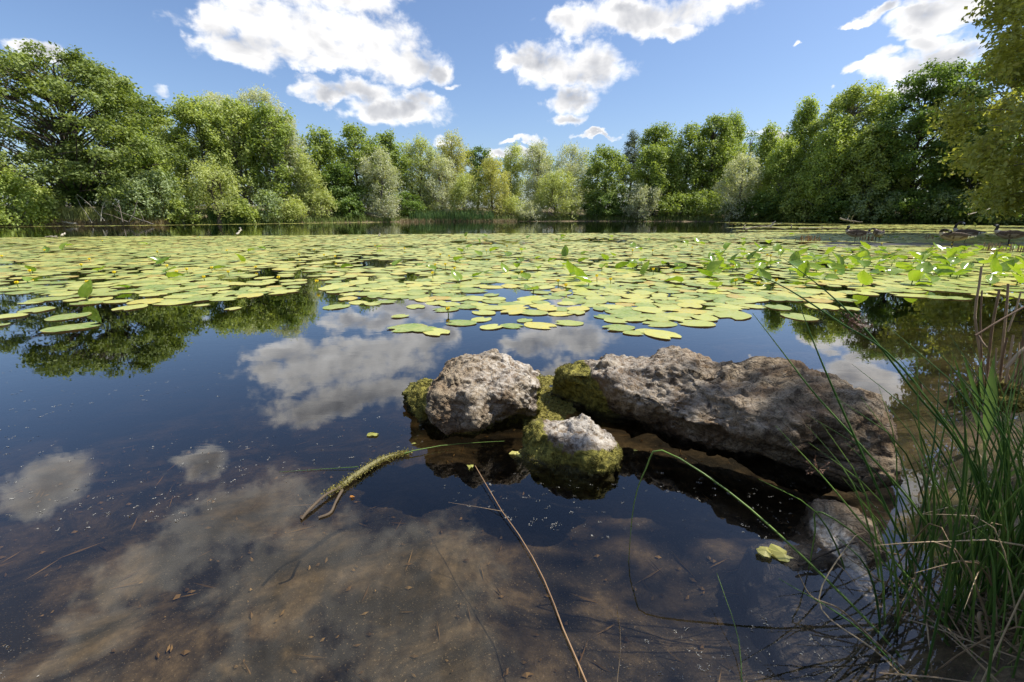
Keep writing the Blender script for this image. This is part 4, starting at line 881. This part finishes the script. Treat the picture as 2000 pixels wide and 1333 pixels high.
def grass_mat(name, a, b):
    m, t, o = material(name); c = t.mix(t.attr('tint'), a, b)
    t.l.new(t.mixs(.3, t.shader('ShaderNodeBsdfPrincipled', Base_Color=c, Roughness=.55, Specular_IOR_Level=.3), t.shader('ShaderNodeBsdfTranslucent', Color=c)), o.inputs[0]); return m
GR = grass_mat('grass_green', (.07, .11, .025), (.24, .30, .08)); GD = grass_mat('grass_dry', (.22, .16, .08), (.48, .39, .22)); RG_ = grass_mat('reed_green', (.055, .12, .03), (.16, .25, .08)); YG = grass_mat('grass_yellow_green', (.16, .19, .05), (.42, .44, .16))
def on_ground(x, y): return np.c_[x, y, height(np.c_[x, y]) - .01]
x = g.uniform(.9, 2.6, 3000); y = g.uniform(.35, 2.2, 3000); pg = on_ground(x, y); pg = pg[pg[:, 2] > -.012]
grass('bank_grass', 'short grass on the shaded near bank under the rushes', pg[:1600], .10, .0022, 31, GR)
# far bank: grasses, reeds, dry edge
def strip(u0, u1, d0, d1, n, seed):
    gg = np.random.default_rng(seed); out = []
    uu = gg.uniform(u0, u1, n); vs = np.interp(uu, [p[0] for p in far_px[::-1]], [p[1] for p in far_px[::-1]])
    for u, v in zip(uu, vs):
        p = ground(u, v); k_ = 1 + (d0 + (d1 - d0) * gg.random()) / np.hypot(p[0], p[1]); out.append((p[0] * k_, p[1] * k_))
    out = np.array(out); return on_ground(out[:, 0], out[:, 1])
grass('dry_grass', 'dry straw-coloured grass along the left part of the far bank', strip(-60, 335, -.1, 1.8, 9000, 1), .55, .018, 41, GD, 1.0)
grass('bank_grass', 'yellow-green grass and weeds behind the dry edge of the far left bank', strip(-80, 330, .6, 3.2, 9000, 2), 1.25, .03, 42, YG, .6)
grass('bank_grass', 'low green growth along the middle and right of the far shore', strip(330, 2050, .0, 2.6, 12000, 3), .7, .028, 43, GR, .7)
grass('reed_bed', 'green reed bed at the waterline in the middle of the far shore', np.concatenate([strip(800, 965, -.1, 1.6, 1600, 4), strip(835, 925, -.2, 1.8, 1000, 14)]), 1.45, .03, 44, RG_, .25, cat='reeds')
grass('reed_bed', 'small green reed stand on the left far bank behind the dead sticks', strip(410, 500, .2, 2.0, 1500, 5), 1.5, .03, 45, RG_, .3, cat='reeds')
grass('reed_bed', 'pale yellow-green reeds fringing the far left bank before the big oak', np.concatenate([strip(-40, 130, .2, 1.8, 2200, 6), strip(130, 330, .1, 1.2, 1300, 16)]), 1.5, .03, 46, YG, .35, cat='reeds')
grass('dry_grass', 'thin dry fringe of straw below the reed bed of the far shore', strip(780, 1010, -.3, .3, 1200, 7), .5, .02, 47, GD, .8)
# dead sticks on the far left bank
def stick(name, label, pts, r0, mat, cat='branch', group=None, twigs=0, seed=0, r1=.35, sides=6):
    P = [np.asarray(p, float) for p in pts]; base = P[0].copy(); gg = np.random.default_rng(seed)
    root = empty(name, base, label, cat, group) if twigs else None
    C = bez([p - base for p in P], 10); C[1:-1] += gg.normal(size=(8, 3)) * r0 * .35
    me = mesh('stem' if twigs else name, [tube(C, np.linspace(r0, r0 * r1, 10), sides)], mat, smooth=True)
    if not twigs: return obj(name, me, None, base, label, cat, group)
    obj('stem', me, root); L = np.linalg.norm(C[-1] - C[0])
    for k in range(twigs):
        a = C[gg.integers(3, 9)]; dr = unit(C[-1] - C[0] + gg.normal(size=3) * L * .7); e = a + dr * L * gg.uniform(.2, .45)
        obj('twig', mesh('twig', [tube(bez([a, (a + e) / 2 + gg.normal(size=3) * r0, e], 5), np.linspace(r0 * .45, r0 * .15, 5), 5)], mat, smooth=True), root)
    return root
SG = 'dead sticks on the far left bank'
st_px = [([(180, 436, 41), (160, 405, 41.2), (148, 384, 41.5)], 'slender bare stick leaning left over the far left bank'), ([(205, 432, 41), (175, 400, 41.5), (150, 380, 42)], 'long pale stick slanting up left out of the dead pile'), ([(197, 432, 40.8), (200, 405, 41), (208, 390, 41)], 'forked pale stick in the middle of the dead pile'), ([(250, 434, 40.5), (215, 420, 41), (180, 412, 41.3)], 'bare stick lying across the dead pile'),
         ([(240, 434, 40.5), (235, 410, 40.7), (231, 396, 41)], 'upright pale stick right of the dead pile'), ([(252, 434, 40.5), (262, 415, 40.7), (268, 392, 41)], 'tall thin stick at the right end of the dead pile'), ([(300, 438, 40), (270, 428, 40.5), (225, 410, 41)], 'thick grey branch slanting down to the water at the far left bank'), ([(115, 438, 40.3), (90, 437, 40.5), (20, 440, 40.3)], 'grey log lying along the waterline at the far left'), ([(150, 437, 40.4), (120, 434, 40.6), (100, 434, 40.8)], 'short grey log at the waterline beside the dead pile'), ([(60, 420, 42), (62, 390, 42.5), (70, 372, 43)], 'bare stick standing in the weeds at the far left')]
for i, (pp, lb) in enumerate(st_px): stick('dead_stick', lb, pxpath(pp), .032 if i < 7 else .08, GREYW, 'stick', SG, twigs=2 if i in (2, 4, 6) else 0, seed=i)
gg = np.random.default_rng(3)
for i in range(26):
    u = gg.uniform(95, 330); p = strip(u, u + 1, .1, 1.0, 1, 100 + i)[0]; a = gg.uniform(-1, 1); L = gg.uniform(.6, 2.0)
    stick('dead_stick', 'thin bare stick in the tangle of dead wood on the far left bank', [p, p + [a * L * .5, 0, L * .25], p + [a * L, .1, L * gg.uniform(.2, .6)]], .018, GREYW, 'stick', SG + ', thin ones', seed=200 + i)
# driftwood
dw = [([(463, 458, 21.5), (468, 452, 21.6), (472, 450, 21.7)], .05, 'pale forked driftwood stump beyond the left pads'), ([(120, 462, 19.5), (124, 458, 19.6), (127, 455, 19.7)], .045, 'small pale driftwood stub at the left back edge of the pads'), ([(112, 463, 19.2), (98, 462.5, 19.2), (88, 463, 19.2)], .04, 'low driftwood lying at the left back edge of the pads'), ([(1450, 449, 29), (1453, 444, 29), (1456, 440, 29.2)], .06, 'upright driftwood stub in the right far water'), ([(1455, 449, 29), (1480, 444, 29), (1520, 446, 29.3)], .07, 'long grey driftwood branch in the right far water'),
      ([(1560, 447, 29), (1590, 445.5, 29), (1640, 446, 29.2)], .05, 'thin driftwood lying before the dark right shore'), ([(1505, 444, 33), (1508, 438, 33), (1515, 433, 33)], .05, 'forked stub rising from the far right pads'), ([(1545, 447, 28), (1546, 442, 28), (1545, 438, 28)], .04, 'thin upright stub in the far right pads'), ([(1640, 427, 40), (1660, 432, 39.5), (1685, 434, 39)], .09, 'fallen pale branch on the dark right shore'), ([(1890, 420, 38), (1920, 412, 38.5), (1945, 405, 39)], .045, 'bleached branch leaning out under the trees at the right'), ([(1605, 450, 26), (1606, 445, 26), (1605, 441, 26)], .035, 'lone thin stake left of the geese'), ([(740, 461, 20), (742, 458, 20), (741, 456, 20)], .04, 'little pale stump at the back edge of the pads, left of centre')]
for i, (pp, r0, lb) in enumerate(dw): stick('driftwood', lb, pxpath(pp), r0, GREYW, 'driftwood', 'driftwood in the pond', twigs=3 if i in (0, 4, 6, 8) else 0, seed=40 + i)
# stubs beside the geese
stub_px = [(1575, 472, 26, 10), (1590, 472, 18, 6), (1690, 470, 18, 10), (1705, 471, 10, 6), (1815, 467, 10, 5), (1935, 490, 22, 12), (1965, 491, 10, 6), (1985, 493, 10, 6)]
for i, (u, v, wpx, n_) in enumerate(stub_px):
    c = ground(u, v); rt = empty('stem_stubble', c, ['brown stubble of cut stems left of the geese, wider tuft', 'thin stubble just right of the wider tuft', 'dark stubble between the two left geese', 'few stubs under the second goose', 'small stubble left of the goose pair', 'tan stubble in front of the rightmost goose', 'few tan stubs below the rightmost goose', 'tan stubs at the right edge below the rightmost goose'][i], 'stubble', 'stubble by the geese')
    for _ in range(n_ * 2):
        b = np.array([g.normal() * wpx / F * c[1] * .35, g.normal() * .12, -.05]); h = g.uniform(.10, .24)
        child = obj('stub', mesh('stub', [tube([b, b + [g.normal() * .02, 0, h + .05]], [.012, .009], 4)], DEADR if i > 4 else BROWN), rt)
# things lying in the near water
stick('floating_reed_stem', 'long thin brown stem floating from the rocks to the bottom of the picture', [ground(1150, 1345, .006), ground(1105, 1240, .006), ground(1070, 1150, .008), ground(1030, 1070, .010), ground(975, 990, .012), ground(928, 910, .02)], .0024, STRAW, 'stem', seed=1, twigs=1, r1=.6)
br = empty('mossy_branch', ground(690, 940), 'algae-coated forked branch floating left of the domed boulder', 'branch')
child_tube('stem', [ground(792, 884, .004), ground(745, 898, .012), ground(700, 925, .014), ground(660, 955, .010)], [.004, .009, .011, .007], ALGA, br, 8, 14)
child_tube('fork', [ground(665, 952, .010), ground(635, 968, .014), ground(605, 995, .010), ground(588, 1015, .004)], [.008, .005, .006, .005], DARKT, br, 7, 12)
child_tube('fork', [ground(668, 958, .006), ground(655, 982, .006), ground(645, 1002, .004), ground(622, 1012, .002)], [.006, .004, .005, .005], DARKT, br, 7, 12)
fz = bez([ground(800, 882, .006), ground(745, 898, .012), ground(700, 925, .014), ground(640, 965, .012)], 2600); fz = fz + g.normal(size=fz.shape) * [.010, .010, .004]; fv, ff, ft = blades(fz - np.array(br.location), np.tile([0, 0, .6], (2600, 1)) + g.normal(size=(2600, 3)), .007, .3, 5)
obj('algae', mesh('algae', [(fv, ff)], mossmat, attrs=dict(tint=np.clip(ft + .35, 0, 1))), br, kind='stuff')
stick('grass_blade', 'yellow-green grass blade lying on the water before the domed boulder', [ground(790, 886, .012), ground(830, 876, .016), ground(870, 870, .014), ground(908, 866, .010), ground(985, 862, .01)], .0026, LEAFG, 'grass blade', seed=4)
stick('grass_blade', 'thin grass blade floating left of the algae-coated branch', [ground(700, 912, .008), ground(640, 916, .004), ground(545, 922, .003)], .0016, LEAFG, 'grass blade', seed=5)
stick('twig', 'dark twig caught on the flat slab', [ground(1560, 1105, .02), ground(1620, 1080, .035), ground(1670, 1062, .035), ground(1740, 1085, .02)], .0042, DARKT, 'twig', seed=6, twigs=2)
stick('twig', 'crooked grey root sticking out of the right end of the long boulder', [at(1655, 912, 1.50), at(1682, 918, 1.47), at(1702, 920, 1.45)], .006, GREYW, 'root', seed=7)
stick('twig', 'thin stem standing bent out of the dark water at the bottom', [ground(1450, 1340, .0), ground(1440, 1240, .03), ground(1400, 1120, .06)], .0016, LEAFG, 'stem', seed=8)
stick('twig', 'thin dark stem lying on the water behind the floating brown stem', [ground(1205, 1340, .004), ground(1212, 1250, .004), ground(1205, 1180, .004)], .0014, DARKT, 'stem', seed=9)
FLM = stalk_mat('fallen_leaf', (.30, .30, .07), (.50, .46, .14), .2); FLO = stalk_mat('fallen_leaf_orange', (.45, .20, .04), (.6, .28, .05), .2)
def flat_leaf(u, v, size, label, mat, seed, z=.006):
    g_ = np.random.default_rng(seed); n = 12; a = np.arange(n) * 2 * np.pi / n; r = .5 * (1 + .25 * g_.normal(size=n)); p = ground(u, v, z)
    V = np.concatenate([[[0, 0, .1]], np.c_[r * np.cos(a), r * np.sin(a) * .6, .06 * g_.normal(size=n)], np.c_[r * np.cos(a), r * np.sin(a) * .6, .06 * g_.normal(size=n) - .03]]) * size
    Fc = [(0, 1 + k, 1 + (k + 1) % n) for k in range(n)]
    o_ = obj('fallen_leaf', mesh('fallen_leaf', [(V, np.array(Fc)), (np.zeros((0, 3)), np.array([(1 + k, 13 + k, 13 + (k + 1) % n, 1 + (k + 1) % n) for k in range(n)]))], mat, smooth=False), None, p, label, 'leaf', 'leaves on the near water'); o_.rotation_euler = (0, 0, g_.random() * 6); return o_
flat_leaf(728, 849, .050, 'torn pale leaf floating left of the domed boulder', FLM, 1); flat_leaf(1008, 886, .060, 'pale yellow leaf floating between the domed and the small boulder', FLM, 2); flat_leaf(920, 911, .035, 'curled yellow leaf at the tip of the floating stem', FLM, 3); flat_leaf(688, 970, .018, 'small orange leaf below the algae-coated branch', FLO, 4)
flat_leaf(1495, 1078, .06, 'bright yellow leaf floating near the flat slab', FLM, 5, .012); flat_leaf(1530, 1086, .075, 'dull yellow leaf beside the bright one near the flat slab', FLM, 6); flat_leaf(808, 866, .02, 'tiny yellow leaf at the foot of the domed boulder', FLM, 7); flat_leaf(1240, 880, .02, 'tiny green leaf in the shade of the long boulder', FLM, 8)
# algae mat between the rocks
x = g.uniform(.06, .34, 7000); y = g.uniform(1.85, 2.75, 7000); keep = np.abs(x - .19 - .03 * np.sin(y * 9)) < .11 * (1 + .5 * vnoise(np.c_[x * 14, y * 14, 0 * x])); x, y = x[keep], y[keep]
av, af, at2 = blades(np.c_[x, y, np.full(len(x), .001)], np.tile([0, 0, .25], (len(x), 1)) + g.normal(size=(len(x), 3)) * [1, 1, .1], .018, .45, 12)
av[:, 2] = np.clip(av[:, 2], .0005, .006); obj('algae_mat', mesh('algae_mat', [(av, af)], mossmat, attrs=dict(tint=np.clip(at2 + .4, 0, 1))), label='yellow-green algae mat between the boulders', cat='algae', kind='stuff')
# floating seed fluff and specks
sm_, t, o = material('seed_fluff'); t.l.new(t.shader('ShaderNodeBsdfPrincipled', Base_Color=t.mix(t.attr('tint'), (.10, .095, .08), (.36, .35, .31)), Roughness=.8), o.inputs[0])
Vs = []; tn = []; g = np.random.default_rng(12); cnt = 0
SP = np.array([ground(g.uniform(-20, 2020), 575 + (1333 - 575) * g.random() ** 1.5) for _ in range(9000)])
SP = SP[(shore_dist(SP[:, :2]) < -.05) & (fbm(np.c_[SP[:, :2] * [1.6, 2.8], 0 * SP[:, 0] + 2], 2, seed=5) > g.uniform(-.1, .7, 9000))][:1100]
for p in SP:
    n = g.integers(2, 9) if p[1] < 2.5 else g.integers(1, 4); s = g.uniform(.0010, .0028) * (1 + .22 * p[1])
    for _ in range(n):
        c = p + [g.normal() * s * 1.5, g.normal() * s * 1.5, .0012]; a = g.random() * 6.28; l = s * g.uniform(.5, 1.3); w_ = l * .3
        Vs += [c + [math.cos(a) * l, math.sin(a) * l, .0008], c + [-math.sin(a) * w_, math.cos(a) * w_, 0], c - [math.cos(a) * l, math.sin(a) * l, 0], c + [math.sin(a) * w_, -math.cos(a) * w_, .0008]]; tn.append(g.random())
Vs = np.array(Vs); obj('floating_seeds', mesh('floating_seeds', [(Vs, np.arange(len(Vs)).reshape(-1, 4))], sm_, attrs=dict(tint=tn)), label='specks of seed fluff scattered on the near water', cat='seeds', kind='stuff')
# sunken litter on the bed
lm_, t, o = material('sunken_litter'); t.l.new(t.shader('ShaderNodeBsdfPrincipled', Base_Color=t.mix(t.attr('tint'), (.10, .055, .022), (.46, .30, .13)), Roughness=.9), o.inputs[0])
parts = []; tn = []
lx = g.uniform(-2.6, 1.4, 900); ly = .6 + 2.6 * g.random(900) ** 1.2; lz = height(np.c_[lx, ly])
for x, y, zz in zip(lx, ly, lz):
    if zz > -.01: continue
    a = g.random() * 6.28; big = g.random() < .22; l = g.uniform(.02, .075) if big else g.uniform(.004, .016); w_ = g.uniform(.0015, .004) if big else l * g.uniform(.3, .7)
    d = np.array([math.cos(a), math.sin(a), 0]); e = np.array([-d[1], d[0], 0]); c = np.array([x, y, zz + .006]); V = np.array([c - d * l, c + e * w_, c + d * l + [0, 0, .004], c - e * w_, c + [0, 0, w_ + .002]])
    parts.append((V, np.array([(0, 1, 4), (1, 2, 4), (2, 3, 4), (3, 0, 4)]))); tn.append(np.full(5, g.random()))
obj('sunken_litter', mesh('sunken_litter', parts, lm_, attrs=dict(tint=np.concatenate(tn))), label='sunken twigs and leaf bits on the shallow brown bed', cat='litter', kind='stuff')

# ================================================================== GEESE
gm, t, o = material('goose_plumage'); at_c = t.attr('plumage', 'Color'); nn = t.noise(t.vmath('MULTIPLY', t.objc(), (1, 1, 2.2)), 26, 4, .6)
t.l.new(t.shader('ShaderNodeBsdfPrincipled', Base_Color=t.mix(t.step(nn, .4, .62, 0, .35), at_c, (.20, .15, .10)), Roughness=.7, Specular_IOR_Level=.2), o.inputs[0])
def loft(path, rw, rh, sides=12):
    P = np.asarray(path, float); n = len(P); tan = unit(np.gradient(P, axis=0)); V = []
    s = np.array([0, 1.0, 0])
    for i in range(n):
        s = unit(s - tan[i] * np.dot(s, tan[i])); u_ = np.cross(s, tan[i]); a = np.arange(sides) * 2 * np.pi / sides
        V.append(P[i] + np.cos(a)[:, None] * s * rw[i] + np.sin(a)[:, None] * u_ * rh[i])
    V = np.concatenate(V); Q = [(i * sides + k, i * sides + (k + 1) % sides, (i + 1) * sides + (k + 1) % sides, (i + 1) * sides + k) for i in range(n - 1) for k in range(sides)]
    caps = [[k for k in range(sides)][::-1], [(n - 1) * sides + k for k in range(sides)]]
    return V, Q, caps
def goose(px, label, heading, neck, scale, one_leg=False):
    """neck: list of points from the breast to the head and then the bill tip, forward = +x"""
    base = ground(*px)
    body = [(-.50, 0, .36), (-.42, 0, .37), (-.30, 0, .36), (-.14, 0, .345), (.04, 0, .345), (.18, 0, .37), (.27, 0, .41)]
    bw = [.015, .055, .10, .145, .15, .125, .085]; bh = [.012, .045, .085, .125, .14, .12, .085]
    nk = bez([body[-1]] + neck, 16)[1:]; m = len(nk); nw = np.interp(np.linspace(0, 1, m), [0, .25, .62, .74, .84, .92, 1], [.07, .042, .035, .048, .040, .020, .012]); 
    path = bez(body, 16); rw = np.interp(np.linspace(0, 1, 16), np.linspace(0, 1, 7), bw); rh = np.interp(np.linspace(0, 1, 16), np.linspace(0, 1, 7), bh)
    chunks = [loft(np.vstack([path, nk]), np.r_[rw, nw], np.r_[rh, nw * 1.05])]
    for s in (-1, 1):
        # folded wing
        chunks.append(loft([(.14, s * .125, .40), (.02, s * .145, .40), (-.18, s * .12, .395), (-.38, s * .06, .385), (-.56, s * .02, .375)], [.02, .035, .035, .025, .006], [.04, .10, .095, .05, .01], 8))
        if one_leg and s > 0: continue
        chunks.append(loft([(-.03, s * .06, .27), (-.02, s * .06, .16), (-.03, s * .06, .08), (-.02, s * .06, -.06)], [.035, .018, .011, .013], [.035, .018, .011, .013], 8))
    V0 = []; Fs = []; off = 0; C0 = []
    for ci, (V, Q, caps) in enumerate(chunks):
        V0.append(V); Fs += [tuple(i + off for i in f) for f in Q] + [tuple(i + off for i in f) for f in caps]; off += len(V)
        n = len(V) // (12 if ci == 0 else 8)
        for r_ in range(n):
            for k in range(12 if ci == 0 else 8):
                p = V[r_ * (12 if ci == 0 else 8) + k]
                if ci == 0:
                    if r_ >= 16:
                        s_ = (r_ - 16) / (m - 1); c = (.012, .011, .010) if s_ > .16 else (.42, .36, .29)
                        if .70 < s_ < .80 and abs(p[1] - nk[r_ - 16][1]) > .026: c = (.34, .33, .31)
                    elif r_ < 5: c = (.72, .70, .66) if p[2] < .37 else (.05, .04, .035)
                    else: c = (.25, .20, .15) if p[2] < .35 else (.075, .05, .034)
                elif len(V) == 40: c = (.075, .05, .034) if r_ < 3 else (.04, .028, .02)
                else: c = (.03, .028, .026)
                C0.append(c)
    V0 = np.concatenate(V0); C0 = np.array(C0)
    me = bpy.data.meshes.new('tmp'); me.from_pydata([tuple(v) for v in V0], [], Fs); bm = bmesh.new(); bm.from_mesh(me); bmesh.ops.recalc_face_normals(bm, faces=bm.faces); bm.to_mesh(me); bm.free()
    tmp = bpy.data.objects.new('tmp', me); col.objects.link(tmp); md = tmp.modifiers.new('r', 'REMESH'); md.mode = 'VOXEL'; md.voxel_size = .011
    ms = tmp.modifiers.new('s', 'SMOOTH'); ms.iterations = 2; ms.factor = .5
    bpy.context.view_layer.update(); ev = tmp.evaluated_get(bpy.context.evaluated_depsgraph_get()); m2 = bpy.data.meshes.new_from_object(ev)
    bpy.data.objects.remove(tmp)
    co = np.empty(len(m2.vertices) * 3, np.float32); m2.vertices.foreach_get('co', co); co = co.reshape(-1, 3); cl = np.empty((len(co), 3))
    for i in range(0, len(co), 2000):
        d2 = ((co[i:i + 2000, None, :] - V0[None].astype(np.float32)) ** 2).sum(-1); cl[i:i + 2000] = C0[d2.argmin(1)]
    a_ = m2.attributes.new('plumage', 'FLOAT_COLOR', 'POINT'); a_.data.foreach_set('color', np.c_[cl, np.ones(len(cl))].astype(np.float32).ravel())
    m2.materials.clear(); m2.materials.append(gm); m2.polygons.foreach_set('use_smooth', np.ones(len(m2.polygons), bool)); m2.name = 'goose'
    o_ = obj('goose', m2, None, (base[0], base[1], 0), label, 'goose', 'geese standing in the shallows'); o_.rotation_euler = (0, 0, heading); o_.scale = (scale * .92,) * 3
    return o_
tucked = [(.33, .0, .48), (.30, .03, .56), (.20, .06, .56), (.12, .07, .52), (.06, .08, .48)]
goose((1668, 474), 'goose with its head drawn down into its breast, leftmost of the five', 2.75, [(.31, 0, .47), (.30, 0, .54), (.25, .01, .60), (.29, .02, .61), (.35, .03, .595)], 1.0, True)
goose((1712, 474), 'goose seen from behind with a white rump, head bent low to the left', 1.15, [(.33, .03, .46), (.34, .10, .52), (.28, .20, .50), (.24, .26, .44), (.22, .29, .38)], 1.0)
goose((1857, 484), 'goose resting with its head turned back, in front of the preening one', 2.5, tucked, 1.02, True)
goose((1882, 474), 'goose arching its black neck over to preen, behind the resting one', 2.4, [(.33, 0, .50), (.31, .0, .64), (.22, -.02, .73), (.12, -.03, .69), (.09, -.03, .60)], 1.05)
goose((1966, 480), 'goose standing side-on with raised head, rightmost of the five', 2.45, [(.34, 0, .48), (.33, 0, .55), (.32, 0, .62), (.37, 0, .64), (.44, 0, .625)], 1.08)
# the wet mud bar the geese stand on
mmud, t, o = material('wet_mud'); nz_ = t.noise(t.pos(), 6, 5, .6)
t.l.new(t.shader('ShaderNodeBsdfPrincipled', Base_Color=t.mix(nz_, (.05, .044, .036), (.16, .14, .115)), Roughness=.3, Normal=t.bump(nz_, .5, .03)), o.inputs[0])
mu, mv = np.meshgrid(np.linspace(1600, 2080, 60), np.linspace(473.5, 485, 10)); MB_ = np.array([ground(a, b)[:2] for a, b in zip(mu.ravel(), mv.ravel())])
ed_ = np.minimum(np.minimum((mu.ravel() - 1600) / 160, 1), 1 - np.abs(mv.ravel() - 479.2) / 5.8); mz = .05 * (ed_ - .35 + .5 * fbm(np.c_[MB_ * [.5, 1.6], 0 * mu.ravel()], 3, seed=6))
ii = (np.arange(9)[:, None] * 60 + np.arange(59)[None]).ravel(); obj('mud_bank', mesh('mud_bank', [(np.c_[MB_, np.clip(mz, -.2, .03)], np.stack([ii, ii + 60, ii + 61, ii + 1], -1))], mmud, smooth=True), kind='structure')
